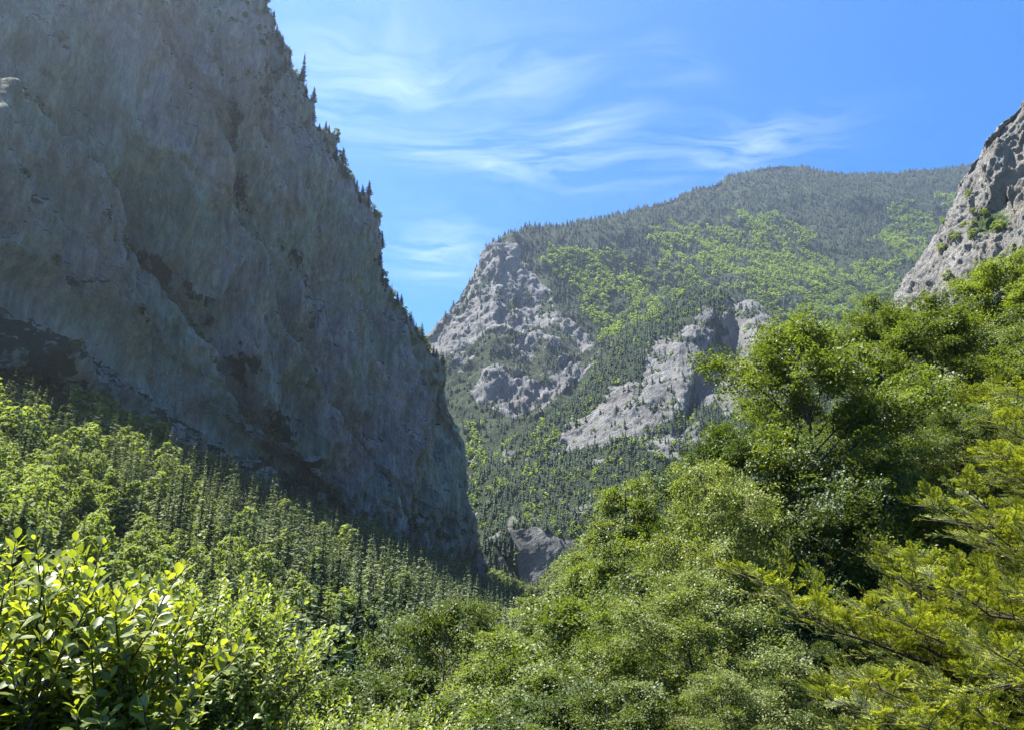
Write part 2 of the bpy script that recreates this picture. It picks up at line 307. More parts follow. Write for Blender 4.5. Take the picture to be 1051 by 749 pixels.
# --- the great cliff on the left
LINE1 = [(-200, 60), (0, 150), (90, 215), (130, 270), (200, 350), (255, 430), (310, 500), (340, 560)]
LINE2 = [(100, -150), (130, -20), (180, 90), (215, 170), (245, 225), (300, 285), (330, 350)]
LINE3 = [(255, 200), (300, 250), (345, 300), (380, 380), (400, 470)]
def build_cliff():
    crest = [(-420, -420, 235), (-200, -330, 330), (0, -235, 415), (150, -160, 460), (228, -80, 485), (262, 5, 505), (300, 90, 520), (345, 165, 545), (380, 226, 570),
             (396, 290, 590), (440, 355, 615), (459, 388, 632), (479, 450, 650), (486, 520, 662), (497, 575, 672)]
    toe = [(-420, 330, 200), (-200, 345, 260), (0, 385, 335), (70, 430, 375), (120, 460, 405), (180, 495, 445), (240, 530, 480), (300, 560, 515), (350, 580, 545),
           (385, 592, 565), (425, 602, 590), (450, 606, 610), (475, 610, 630), (498, 613, 648), (512, 616, 655)]
    C = np.array([P(*c) for c in crest]); T = np.array([P(*c) for c in toe])
    out = np.array([0.86, -0.5, 0]); m = len(C)
    rows = []
    hz = np.linspace(1, 1, m)
    B2 = C-out*260; B2[:, 2] = -30
    B1 = C-out*90; B1[:, 2] = C[:, 2]*0.80-12
    B0 = C-out*18; B0[:, 2] = C[:, 2]-2
    rows = [B2, B1, B0, C]
    for t, bul in ((0.2, 0.025), (0.4, 0.03), (0.6, 0.018), (0.8, -0.02), (0.92, -0.03)):
        R = C*(1-t)+T*t; H = (C[:, 2]-T[:, 2])[:, None]; rows.append(R+out*H*bul)
    T2 = T+out*15; T2[:, 2] -= 30
    rows += [T, T2]
    def disp(p, n, px, py):
        steep = sstep(0.75, 0.3, n[:, 2])
        wx = fbm(p, 0.004, 3)*40; wy = fbm(p, 0.004, 3, off=40)*40
        d1 = pdist(px+wx, py+wy, LINE1); d2 = pdist(px+wx, py+wy*0.6, LINE2); d3 = pdist(px+wx, py+wy, LINE3)
        d = 26*sstep(-22, 8, d1)-16*np.exp(-(d1+16)**2/260)+20*sstep(-16, 8, d2)-9*sstep(-12, 12, d3)-9*np.exp(-(d2+14)**2/200)+6
        q = p*np.array([1, 1, 0.32])
        al = (0.5, 0.86, 0.12)
        g_ = along(p, (0.04, 0.05, 1), 2.2)
        d = d+fbm(q, 0.007, 4, 0.5)*26+ridged(g_, 0.016, 5, 0.55)*17-8+ridged(g_, 0.085, 4, 0.6)*2.5+blocks(p, al, 21, 0.012, 22, 0.006, 3)*7+blocks(p, (0.5, 0.8, 0.3), 7.5, 0.02, 9, 0.013, 8)*3.2
        d = d+blocks(p, (0.2, 0.4, 1), 24, 0.012, 24, 0.008, 5, 0.12)*3.5+blocks(p, al, 2.6, 0.05, 4, 0.03, 18)*1.1+fbm(p*np.array([1, 1, 0.35]), 0.06, 5, 0.62)*2.6
        d = d+fbm(p*np.array([1, 1, 0.3]), 0.3, 3, 0.6)*0.7+6
        return (d*1.25-16)*(0.25+0.75*steep), None
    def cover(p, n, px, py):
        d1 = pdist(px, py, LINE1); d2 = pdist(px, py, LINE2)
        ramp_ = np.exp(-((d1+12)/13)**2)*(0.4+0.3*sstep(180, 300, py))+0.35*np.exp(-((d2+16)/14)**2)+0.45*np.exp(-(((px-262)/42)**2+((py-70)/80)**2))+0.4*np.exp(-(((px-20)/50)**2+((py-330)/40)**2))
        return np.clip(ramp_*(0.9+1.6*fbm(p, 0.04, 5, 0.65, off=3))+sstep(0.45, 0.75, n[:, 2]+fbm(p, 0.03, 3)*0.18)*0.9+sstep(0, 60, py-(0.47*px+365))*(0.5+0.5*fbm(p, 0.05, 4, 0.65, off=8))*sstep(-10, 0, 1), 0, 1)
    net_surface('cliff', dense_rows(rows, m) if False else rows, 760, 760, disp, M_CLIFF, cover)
build_cliff()

# --- the far mountain
def build_mountain():
    R0 = [(330, 470, 1500), (400, 400, 1500), (441, 341, 1500), (476, 295, 1550), (500, 266, 1600), (528, 243, 1700), (619, 229, 2000), (700, 206, 2300), (794, 176, 2600), (882, 183, 2700), (998, 175, 2800), (1150, 150, 2900), (1300, 150, 2900)]
    R1 = [(330, 520, 1400), (400, 455, 1400), (448, 395, 1400), (484, 360, 1430), (510, 335, 1450), (545, 318, 1550), (640, 300, 1780), (720, 280, 1980), (800, 262, 2180), (900, 258, 2320), (1000, 258, 2430), (1150, 250, 2500), (1300, 250, 2500)]
    R2 = [(330, 570, 1250), (400, 520, 1250), (455, 470, 1250), (492, 445, 1255), (520, 425, 1275), (560, 405, 1320), (630, 375, 1450), (720, 345, 1580), (810, 345, 1730), (900, 350, 1850), (1000, 350, 1950), (1150, 350, 2000), (1300, 350, 2000)]
    R3 = [(330, 610, 1050), (400, 590, 1080), (460, 560, 1100), (498, 545, 1110), (530, 530, 1130), (570, 515, 1160), (640, 490, 1230), (730, 465, 1320), (820, 450, 1420), (900, 450, 1520), (1000, 450, 1600), (1150, 450, 1650), (1300, 450, 1650)]
    R4 = [(p[0], 625, p[2]-90) for p in R3]
    rows = [np.array([P(*c) for c in r]) for r in (R0, R1, R2, R3, R4)]
    C = rows[0]; B1 = C+np.array([-60, 300, 0]); B1[:, 2] = C[:, 2]-110; B2 = C+np.array([-100, 1100, 0]); B2[:, 2] = 0
    B0 = C+np.array([-10, 60, -6])
    rows = [B2, B1, B0]+rows
    def disp(p, n, px, py):
        q = p*np.array([1, 1, 0.6])
        rocky = sstep(0.3, 0.8, far_rock(px, py, p))
        g_ = along(p, (0.68, 0.3, 0.67), 3.5)
        d = ridged(q, 0.003, 4, 0.45)*50-25+fbm(p, 0.012, 4, 0.6)*7+rocky*0.5*(ridged(g_, 0.009, 5, 0.65)*24-12+ridged(g_, 0.05, 4, 0.6)*7)+rocky*0.45*(blocks(p, (1, .3, .25), 46, 0.006, 30, 0.004, 3)*13+blocks(p, (.8, .3, -.6), 17, 0.012, 12, 0.01, 9)*7+blocks(p, (.1, .2, 1), 15, 0.012, 25, 0.01, 15)*6+fbm(p*np.array([1, 1, .5]), 0.05, 5, 0.7)*10)
        crest = np.exp(-np.abs(pdist(px, py, [(c[0], c[1]) for c in R0]))/10)
        d = d*(1-0.75*crest*(px > 520))
        return d, None
    def cover(p, n, px, py): return 1-far_rock(px, py, p)
    net_surface('mountain', rows, 520, 760, disp, M_FAR, cover)
ROCK_POLY = [[(425, 350), (441, 330), (476, 280), (500, 255), (520, 236), (536, 245), (540, 275), (556, 300), (580, 325), (612, 345), (618, 370), (590, 385), (560, 400), (545, 430), (520, 420), (495, 412), (470, 395), (440, 385)],
             [(700, 190), (701, 190), (701, 191)]]
def far_rock(px, py, p):
    a = fbm(p, 0.008, 4, 0.6)
    wx = px+a*14; wy = py+fbm(p, 0.008, 4, 0.6, off=33)*14
    r = np.zeros(len(px))
    for poly in ROCK_POLY: r = np.maximum(r, inpoly(wx, wy, poly)*0.95)
    patches = (sstep(0.42, 0.62, fbm(p, 0.012, 4, 0.6, off=71))*0.9)*((px < 640) & (py > 380))
    r = np.maximum(r, patches)
    scree = np.exp(-(((px-520)/20)**2+((py-410)/6)**2)); r = np.maximum(r, scree)
    return np.clip(r-0.62*sstep(0.12, 0.4, fbm(along(p, (0.68, 0.3, 0.67), 2.5), 0.016, 5, 0.65, off=9)+0.14*sstep(300, 380, py)), 0, 1)
build_mountain()

# --- the rocky spur in front of it
SPUR_ROCK = [[(560, 462), (590, 440), (625, 405), (652, 372), (672, 345), (700, 325), (735, 318), (740, 345), (728, 375), (712, 400), (690, 425), (660, 445), (625, 462), (590, 468)],
             [(742, 298), (775, 302), (800, 325), (812, 350), (815, 420), (765, 420), (728, 410), (722, 385), (740, 360), (752, 335)],
             [(528, 541), (592, 543), (606, 580), (560, 600), (535, 590)],
             [(640, 455), (680, 440), (720, 430), (740, 470), (700, 490)]]
def spur_rock(px, py, p):
    wx = px+fbm(p, 0.012, 4, 0.6)*12; wy = py+fbm(p, 0.012, 4, 0.6, off=21)*12
    r = np.zeros(len(px))
    for k, poly in enumerate(SPUR_ROCK): r = np.maximum(r, inpoly(wx, wy, poly)*(0.95 if k < 3 else 0.55))
    r = np.maximum(r, sstep(0.45, 0.6, fbm(p, 0.02, 4, 0.6, off=55))*0.8*(py > 440))
    return np.clip(r-0.5*sstep(0.2, 0.5, fbm(p*np.array([1, 1, 2.0]), 0.022, 4, 0.6, off=19))*(py < 530), 0, 1)
def build_spur():
    R0 = [(430, 560, 960), (480, 500, 1000), (520, 458, 1050), (560, 432, 1080), (594, 404, 1110), (622, 358, 1150), (650, 335, 1180), (680, 317, 1200), (710, 305, 1215), (742, 302, 1225), (770, 310, 1220), (792, 330, 1210), (805, 355, 1200), (840, 420, 1180), (900, 480, 1150)]
    R1 = [(430, 575, 900), (480, 535, 930), (520, 495, 970), (560, 472, 1000), (594, 450, 1020), (622, 420, 1040), (650, 400, 1050), (680, 385, 1060), (712, 375, 1070), (738, 372, 1110), (762, 375, 1080), (790, 385, 1060), (812, 400, 1060), (850, 450, 1060), (900, 500, 1060)]
    R2 = [(430, 590, 860), (480, 560, 880), (520, 538, 890), (560, 520, 905), (594, 508, 915), (622, 495, 925), (650, 480, 935), (680, 470, 940), (712, 465, 950), (738, 465, 960), (762, 465, 960), (790, 470, 960), (812, 475, 960), (850, 500, 960), (900, 530, 960)]
    R3 = [(c[0], 600-20, 845) for c in R2]; R3 = [(430, 600, 845), (480, 572, 850), (520, 545, 855), (560, 543, 860), (594, 543, 862), (622, 545, 865)]+[(c[0], 550, 870) for c in R2[6:]]
    R4 = [(430, 610, 838), (480, 590, 840), (520, 588, 842), (560, 590, 846), (594, 592, 848), (622, 600, 850)]+[(c[0], 605, 850) for c in R2[6:]]
    R5 = [(c[0], 640, 830) for c in R2]
    rows = [np.array([P(*c) for c in r]) for r in (R0, R1, R2, R3, R4, R5)]
    C = rows[0]; B0 = C+np.array([15, 50, -6]); B1 = C+np.array([30, 160, 0]); B1[:, 2] = C[:, 2]*0.55; B2 = C+np.array([40, 330, 0]); B2[:, 2] = -30
    rows = [B2, B1, B0]+rows
    def disp(p, n, px, py):
        rk = spur_rock(px, py, p)
        d = ridged(p*np.array([1, 1, .6]), 0.006, 4, 0.45)*24-12+fbm(p, 0.03, 4, 0.6)*3+rk*0.5*(ridged(along(p, (.8, .25, .55), 3.5), 0.02, 4, 0.6)*12-6+ridged(along(p, (.8, .25, .55), 3.5), 0.08, 4, 0.6)*3.5)+rk*0.4*(blocks(p, (.75, .2, -.6), 26, 0.012, 22, 0.006, 3)*9+blocks(p, (1, .3, .3), 11, 0.02, 12, 0.015, 9)*4.5+fbm(p*np.array([1, 1, .5]), 0.09, 5, 0.7)*4.5)
        ln = pdist(px, py, [(752, 290), (752, 330), (735, 370), (715, 405), (700, 440)])
        d = d-16*np.exp(-(ln/9)**2)-16*sstep(-4, 6, -ln)*sstep(440, 400, py)*sstep(60, 20, -ln)+14*sstep(6, 22, -ln)*sstep(430, 400, py)
        crest = np.exp(-np.abs(pdist(px, py, [(c[0], c[1]) for c in R0]))/6)
        low = sstep(535, 550, py)
        return d*(1-0.6*crest)*(1-.75*low), None
    def cover(p, n, px, py): return 1-spur_rock(px, py, p)
    net_surface('rocky_spur', rows, 520, 620, disp, M_FAR, cover)
build_spur()

# --- the crag at the right edge
def build_crag():
    R0 = [(860, 400, 400), (905, 335, 390), (922, 298, 385), (936, 274, 382), (958, 240, 378), (974, 212, 376), (986, 190, 374), (1000, 170, 372), (1004, 150, 371), (1020, 136, 369), (1054, 110, 366), (1120, 60, 360), (1250, -10, 350), (1400, -60, 340)]
    R1 = [(870, 420, 375), (915, 365, 365), (935, 330, 358), (955, 310, 352), (980, 285, 348), (1000, 262, 345), (1015, 245, 343), (1030, 228, 341), (1040, 212, 340), (1060, 200, 338), (1095, 180, 334), (1160, 140, 328), (1280, 80, 318), (1400, 40, 310)]
    R2 = [(880, 450, 345), (925, 420, 335), (950, 400, 328), (975, 380, 322), (1005, 360, 318), (1025, 345, 315), (1045, 330, 312), (1060, 320, 310), (1075, 310, 308), (1100, 300, 305), (1140, 280, 300), (1200, 250, 292), (1300, 200, 284), (1400, 160, 276)]
    R3 = [(c[0], c[1]+70, c[2]-25) for c in R2]; R4 = [(c[0], c[1]+150, c[2]-40) for c in R2]
    rows = [np.array([P(*c) for c in r]) for r in (R0, R1, R2, R3, R4)]
    C = rows[0]; B0 = C+np.array([8, 10, -2]); B1 = C+np.array([60, 50, 0]); B1[:, 2] = C[:, 2]*.8-5; B2 = C+np.array([160, 110, 0]); B2[:, 2] = -10
    rows = [B2, B1, B0]+rows
    def disp(p, n, px, py):
        # steeply tilted beds
        ax = (-0.5, 0.6, 0.62)
        g_ = along(p, (0.6, 0.1, 0.79), 4); d = ridged(g_, 0.035, 5, 0.62)*12-6+ridged(g_, 0.16, 4, 0.65)*2.2+fbm(p, 0.018, 4, 0.5)*6+blocks(p, ax, 15, 0.02, 5, 0.012, 2, 0.1)*7+blocks(p, ax, 5.2, 0.04, 2.5, 0.04, 7, 0.2)*2.8+blocks(p, (0.8, .5, .1), 13, 0.03, 5, 0.03, 12, 0.15)*3.8
        d = d+blocks(p, (1, .3, -.1), 3.3, 0.08, 1.5, 0.08, 22)*1.0+fbm(p, 0.2, 4, 0.6)*1.2
        bul = np.exp(-(((px-1022)/22)**2+((py-170)/30)**2))*7
        crest = np.exp(-np.abs(pdist(px, py, [(c[0], c[1]) for c in R0]))/4)
        return (d*0.8+bul-7)*(1-0.5*crest), None
    def cover(p, n, px, py):
        sp = np.exp(-(((px-1012)/26)**2+((py-222)/22)**2))
        return np.clip(sp*0.85+sstep(0.62, 0.85, n[:, 2]+fbm(p, 0.06, 3)*0.2)*0.65, 0, 1)
    net_surface('crag', rows, 560, 760, disp, M_CRAG, cover)
build_crag()

# ------------------------------------------------------------------ foliage geometry
def unit(v): return v/(np.linalg.norm(v, axis=-1, keepdims=True)+1e-9)
def leaves(c, ax, nrm, ln, wd, fold=0.25):
    """one folded four-cornered leaf per centre: axis ax, blade normal nrm"""
    b = unit(np.cross(nrm, ax)); n = unit(np.cross(ax, b)); ln = np.asarray(ln).reshape(-1, 1); wd = np.asarray(wd).reshape(-1, 1)
    v = np.stack([c-ax*ln*0.5, c+b*wd*0.5+n*wd*fold-ax*ln*0.05, c+ax*ln*0.5, c-b*wd*0.5+n*wd*fold-ax*ln*0.05], 1).reshape(-1, 3)
    f = np.arange(len(v)).reshape(-1, 4); return v, f
def rdir(n): return unit(rng.normal(size=(n, 3)))
def tube(pts, rad, k=6):
    pts = np.asarray(pts, float); n = len(pts); t = unit(np.gradient(pts, axis=0)); up = np.array([0.3, 0.2, 1.0])
    a = unit(np.cross(t, np.where(np.abs(t[:, 2:3]) > 0.9, [[1.0, 0, 0]], [[0.05, 0.02, 1.0]]))); b = np.cross(t, a)
    th = np.arange(k)/k*2*np.pi; r = np.asarray(rad).reshape(-1, 1, 1)
    v = pts[:, None]+r*(a[:, None]*np.cos(th)[None, :, None]+b[:, None]*np.sin(th)[None, :, None])
    v = v.reshape(-1, 3); i = np.arange(n*k).reshape(n, k)
    f = np.stack([i[:-1], np.roll(i[:-1], -1, 1), np.roll(i[1:], -1, 1), i[1:]], -1).reshape(-1, 4); return v, f
def merge(parts):
    V, F, o = [], [], 0
    for v, f in parts: V.append(v); F.append(f+o); o += len(v)
    return np.concatenate(V), np.concatenate(F)

def conifer(H, R, layers, nb, nq, seed, droop=0.35, base=0.08, dens=1.0):
    """whorls of drooping boughs, each a chain of needle sprays; leaves the outline ragged"""
    r_ = np.random.default_rng(seed); C, A, NN, Ln, Wd, T = [], [], [], [], [], []
    for k in range(layers):
        t = (k+r_.uniform(-.6, .6))/layers; t = min(max(t, 0.0), .985); h = H*(base+(1-base)*t); L0 = R*(1-t)**0.85*(0.75+0.25*math.sin(k*2.1+seed))+0.02*R
        if t < 0.12: L0 *= 0.55+t*3.5
        m = max(4, int(nb*(0.5+0.5*(1-t)))); az = r_.uniform(0, 2*np.pi)+np.arange(m)/m*2*np.pi+r_.normal(0, .18, m)
        Lb = L0*r_.uniform(0.62, 1.15, m)
        for q in range(nq):
            s = (q+0.6)/nq; rr = Lb*s; drop = -droop*rr*(0.6+0.6*s)+0.12*rr*s*s*2
            lat = r_.normal(0, 0.12, m)*Lb*(0.5+s)
            d = np.stack([np.cos(az), np.sin(az), np.zeros(m)], 1); sd_ = np.stack([-np.sin(az), np.cos(az), np.zeros(m)], 1)
            c = d*rr[:, None]+sd_*lat[:, None]; c[:, 2] = h+drop+r_.normal(0, .011*H, m)
            ax = unit(d+sd_*r_.normal(0, .5, m)[:, None]+np.array([0, 0, -droop*.8])); nn = unit(np.array([0, 0, 1.0])+r_.normal(0, .35, (m, 3)))
            C.append(c); A.append(ax); NN.append(nn); Ln.append(Lb/nq*1.5*r_.uniform(.8, 1.3, m)); Wd.append(Lb/nq*0.9*r_.uniform(.6, 1.2, m)*(1.15-s*.5)); T.append(np.clip(r_.normal(.35+.25*s, .18, m), 0, 1))
    C, A, NN, Ln, Wd, T = map(np.concatenate, (C, A, NN, Ln, Wd, T))
    v, f = leaves(C, A, NN, Ln, np.maximum(Wd, 0.04), -0.12); tt = np.repeat(T, 4)
    tv, tf = leaves(np.array([[0, 0, H*.985]]), np.array([[0, 0, 1.0]]), np.array([[1.0, 0, 0]]), [H*.06], [R*.06]); v, f = merge([(v, f), (tv, tf)]); tt = np.r_[tt, [.5]*4]
    return v, f, tt
def clumpy(H, R, nl, nq, size, seed, base=0.18, flat=0.8):
    """broadleaf crown seen from afar: uneven leafy lobes round a centre, gaps between them"""
    r_ = np.random.default_rng(seed); 
    th = np.arange(nl)*2.4+r_.normal(0, .4, nl); t = (np.arange(nl)+.5)/nl; env = np.sin(np.pi*np.clip(t*.86+.12, 0, 1))**0.7
    lc = np.stack([np.cos(th)*R*env*.62*r_.uniform(.6, 1.15, nl), np.sin(th)*R*env*.62*r_.uniform(.6, 1.15, nl), H*(base+(1-base)*t*.9)], 1)
    lr = R*r_.uniform(.26, .46, nl)*(1.1-.45*t)
    k = r_.choice(nl, nq, p=lr**2/np.sum(lr**2)); d = unit(r_.normal(size=(nq, 3))+np.array([0, 0, .35]))
    rad = r_.uniform(.55, 1.12, nq)**.6; c = lc[k]+d*(lr[k]*rad)[:, None]*np.array([1, 1, flat])
    nn = unit(d*.6+np.array([0, 0, .7])+r_.normal(0, .45, (nq, 3))); ax = unit(np.cross(nn, r_.normal(size=(nq, 3))))
    s = size*r_.uniform(.6, 1.35, nq); v, f = leaves(c, ax, nn, s, s*.75, .18)
    lt = r_.normal(.5, .14, nl); return v, f, np.repeat(np.clip(lt[k]+r_.normal(0, .15, nq), 0, 1), 4)
def far_conifer(seed, tiers=4):
    r_ = np.random.default_rng(seed); V, F = [], []; o = 0
    for k in range(tiers):
        t = k/tiers; z1 = 0.10+0.9*(k+1.75)/(tiers+.75); z1 = min(z1, 1.0); z0 = 0.04+0.9*t; R = .17*(1-t)**.8+.015
        th = np.arange(6)/6*2*np.pi+r_.uniform(0, 2); rr = R*r_.uniform(.55, 1.2, 6)
        ring = np.stack([np.cos(th)*rr, np.sin(th)*rr, z0+r_.uniform(-.04, .04, 6)], 1); V += [[0, 0, z1]]+ring.tolist()
        F += [[o, o+1+j, o+1+(j+1) % 6] for j in range(6)]; o += 7
    return np.array(V), np.array(F), r_.uniform(.2, .8, len(V))
def far_broadleaf(seed, nq=34):
    v, f, t = clumpy(1.0, .42, 5, nq, .26, seed, base=.15); return v, f, t
def scatter_merge(name, protos, pos, h, wid, mat, label, parent=None, kind='stuff'):
    """one mesh holding a wood nobody could count: every tree is real geometry"""
    n = len(pos); which = rng.integers(0, len(protos), n); V, F, T, o = [], [], [], 0
    for w, (pv, pf, pt) in enumerate(protos):
        k = np.where(which == w)[0]
        if not len(k): continue
        a = rng.uniform(0, 2*np.pi, len(k)); ca, sa = np.cos(a), np.sin(a); hh = h[k]; ww = (hh*wid[k])
        x = (pv[None, :, 0]*ca[:, None]-pv[None, :, 1]*sa[:, None])*ww[:, None]; y = (pv[None, :, 0]*sa[:, None]+pv[None, :, 1]*ca[:, None])*ww[:, None]; z = pv[None, :, 2]*hh[:, None]
        vv = np.stack([x, y, z], -1)+pos[k][:, None]; V.append(vv.reshape(-1, 3))
        F.append((pf[None]+(np.arange(len(k))*len(pv))[:, None, None]+o).reshape(-1, pf.shape[1])); o += len(k)*len(pv)
        T.append((np.clip(pt[None]+rng.normal(0, .22, len(k))[:, None], 0, 1)).ravel())
    V, F, T = np.concatenate(V), np.concatenate(F), np.concatenate(T)
    return tag(link(name, np_mesh(name, V, F, mat, False, {'tint': T})), label=label, kind=kind)

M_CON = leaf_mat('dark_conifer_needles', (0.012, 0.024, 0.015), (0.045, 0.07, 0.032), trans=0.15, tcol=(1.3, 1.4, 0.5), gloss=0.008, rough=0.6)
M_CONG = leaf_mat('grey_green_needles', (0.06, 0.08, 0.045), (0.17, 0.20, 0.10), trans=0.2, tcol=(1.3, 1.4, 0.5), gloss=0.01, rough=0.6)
M_BRD = leaf_mat('fresh_broad_leaves', (0.10, 0.13, 0.045), (0.215, 0.25, 0.09), trans=0.4, tcol=(1.4, 1.5, 0.35), gloss=0.01, rough=0.6)
M_LIT = leaf_mat('young_broad_leaves', (0.13, 0.18, 0.045), (0.25, 0.31, 0.08), trans=0.4, tcol=(1.4, 1.5, 0.35), gloss=0.01, rough=0.6)
M_BRK = bark_mat('grey_bark', (0.035, 0.03, 0.025), (0.14, 0.12, 0.10))

# ------------------------------------------------------------------ the far woods
def net_points(name, n, dens):
    """random standing points on a landform, weighted by level area x dens(p, px, py, cover)"""
    g, nn, cv = NETS[name]; a = g[:-1, :-1]; e1 = g[:-1, 1:]-a; e2 = g[1:, :-1]-a
    cr = np.cross(e1, e2); area = np.linalg.norm(cr, axis=-1)
    p = (a+0.5*e1+0.5*e2).reshape(-1, 3); px, py, f = proj(p); w = dens(p, px, py, cv[:-1, :-1].ravel(), nn[:-1, :-1].reshape(-1, 3))*area.ravel()
    w = w*((px > -60) & (px < 1110) & (py > -80) & (py < 800))
    nz = int(n(w.sum()) if callable(n) else n); k = rng.choice(len(w), nz, p=w/w.sum()); u = rng.uniform(size=(nz, 2))
    q = a.reshape(-1, 3)[k]+e1.reshape(-1, 3)[k]*u[:, :1]+e2.reshape(-1, 3)[k]*u[:, 1:]
    return q, px[k], py[k]
BAND = [(500, 238), (540, 262), (580, 290), (620, 292), (660, 262), (700, 262), (740, 258), (775, 238), (805, 222), (835, 245), (870, 262), (905, 235), (940, 222), (1000, 222), (1100, 210)]
LIGHTS = [[(556, 262), (640, 262), (700, 268), (668, 300), (655, 335), (640, 348), (615, 338), (590, 315), (570, 296)],
          [(670, 240), (800, 218), (850, 262), (890, 300), (900, 340), (880, 390), (812, 360), (795, 322), (760, 295), (700, 296), (655, 338), (645, 330), (690, 285)],
          [(905, 215), (985, 205), (960, 250), (925, 300), (880, 320), (890, 270)]]
def light_zone(p, px, py):
    wx = px+fbm(p, 0.006, 4, 0.6, off=3)*22; wy = py+fbm(p, 0.006, 4, 0.6, off=13)*22
    z = np.zeros(len(px))
    for q in LIGHTS: z = np.maximum(z, inpoly(wx, wy, q).astype(float))
    low = (py > 430)*0.45
    return np.clip(np.maximum(z*sstep(-0.45, 0.05, fbm(p, 0.012, 4, 0.6, off=31)), low*sstep(0.0, 0.25, fbm(p, 0.02, 4, 0.6, off=77))), 0, 1)
def build_far_woods():
    FC = [far_conifer(s, 5) for s in range(6)]; FB = [far_broadleaf(s) for s in range(6)]
    con, brd = [], []
    def d_con(p, px, py, cv, n): return np.clip(cv-0.12, 0, 1)*(1-0.93*light_zone(p, px, py))+0.14*(1-light_zone(p, px, py))
    def d_brd(p, px, py, cv, n): return np.clip(cv, 0, 1)*light_zone(p, px, py)
    q, a, b = net_points('mountain', 52000, d_con); con.append((q, rng.uniform(10, 20, len(q))*np.where(b > 330, .75, 1)))
    q, a, b = net_points('mountain', 24000, d_brd); brd.append((q, rng.uniform(8, 17, len(q))))
    q, a, b = net_points('rocky_spur', 14000, lambda p, px, py, cv, n: np.clip(cv-0.1, 0, 1)*(1-.6*light_zone(p, px, py))+0.05); con.append((q, rng.uniform(5, 13, len(q))))
    q, a, b = net_points('rocky_spur', 3000, lambda p, px, py, cv, n: (np.clip(cv, 0, 1)*(0.15+light_zone(p, px, py)))); brd.append((q, rng.uniform(4, 10, len(q))))
    P_, H_ = np.concatenate([c[0] for c in con]), np.concatenate([c[1] for c in con]); P_[:, 2] -= 0.6
    scatter_merge('conifer_forest', FC, P_, H_, rng.uniform(1.0, 1.5, len(H_)), M_CON, 'dark conifer forest covering the far mountainside and its rocky spur')
    P_, H_ = np.concatenate([c[0] for c in brd]), np.concatenate([c[1] for c in brd]); P_[:, 2] -= 0.6
    scatter_merge('broadleaf_forest', FB, P_, H_, rng.uniform(1.0, 1.35, len(H_)), M_LIT, 'light green broadleaf woods in broad patches on the far mountainside')
build_far_woods()

# ------------------------------------------------------------------ trees one can tell apart
def copy_tree(src, loc, rz, sc, label, group):
    r = src.copy(); COL.objects.link(r); r.location = loc; r.rotation_euler = (0, 0, rz); r.scale = sc if isinstance(sc, tuple) else (sc,)*3
    r['label'] = label; r['group'] = group
    for ch in KIDS[src.name]:
        c = ch.copy(); COL.objects.link(c); c.parent = r
    return r
KIDS = {}
def tree_thing(name, cat, crown, trunk, mat, bark, H, used=None):
    r = empty(name, (0, 0, 0)); tag(r, cat=cat)
    a = link('crown', crown, r); b = link('trunk', trunk, r); KIDS[r.name] = [a, b]; return r
def straight_trunk(H, r0):
    z = np.linspace(-.06*H, .93*H, 8); p = np.stack([np.sin(z*.3)*.01*H, np.cos(z*.23)*.008*H, z], 1)
    v, f = tube(p, np.linspace(r0, r0*.12, 8), 7); return np_mesh('trunk', v, f, M_BRK, True)
class Kind:
    """a few crown shapes of one kind of tree; the first use of each shape is the built one, the rest are copies"""
    def __init__(s, name, cat, shapes): s.name, s.cat, s.shapes = name, cat, shapes; s.first = [None]*len(shapes)
    def place(s, loc, height, label, group, wide=1.0, k=None):
        k = random.randrange(len(s.shapes)) if k is None else k; crown, trunk = s.shapes[k]; sc = (height*wide, height*wide, height); rz = random.uniform(0, 6.28)
        if s.first[k] is None:
            r = empty(s.name, loc, rz, sc); a = link('crown', crown, r); b = link('trunk', trunk, r); KIDS[r.name] = [a, b]; s.first[k] = r
            return tag(r, label, s.cat, group)
        return copy_tree(s.first[k], loc, rz, sc, label, group)
def conifer_shapes(n, mat, seed, R=(.11, .17), **kw):
    out = []
    for i in range(n):
        r_ = R[0]+(R[1]-R[0])*i/max(1, n-1); v, f, t = conifer(1.0, r_, seed=seed+i, **kw); out.append((np_mesh('crown', v, f, mat, False, {'tint': t}), straight_trunk(1.0, .013)))
    return out
def clumpy_shapes(n, mat, seed, nl, nq, size, R=.36):
    out = []
    for i in range(n):
        v, f, t = clumpy(1.0, R*(.85+.1*i), nl, nq, size, seed+i); out.append((np_mesh('crown', v, f, mat, False, {'tint': t}), straight_trunk(1.0, .022)))
    return out
K_SPRUCE = Kind('spruce_tree', 'conifer', conifer_shapes(5, M_CONG, 50, R=(.14, .21), layers=32, nb=8, nq=3))
K_DARK = Kind('spruce_tree', 'conifer', conifer_shapes(4, M_CON, 80, R=(.16, .22), layers=32, nb=9, nq=3))
K_STUNT = Kind('stunted_tree', 'stunted tree', clumpy_shapes(3, M_BRD, 60, 11, 700, .075, .42))
K_BROAD = Kind('broadleaf_tree', 'broadleaf tree', clumpy_shapes(5, M_BRD, 20, 15, 1500, .055))
def zone(px, py):
    a = 'at the photo left edge' if px < 90 else 'above the bright shrubs' if px < 220 else 'left of the dark spruces' if px < 310 else 'left of the round valley tree' if px < 420 else 'below the nose of the cliff' if px < 540 else 'behind the right bank'
    b = ', high by the cliff foot' if py < 460 else ', halfway down the slope' if py < 560 else ', low on the slope'
    return a+b
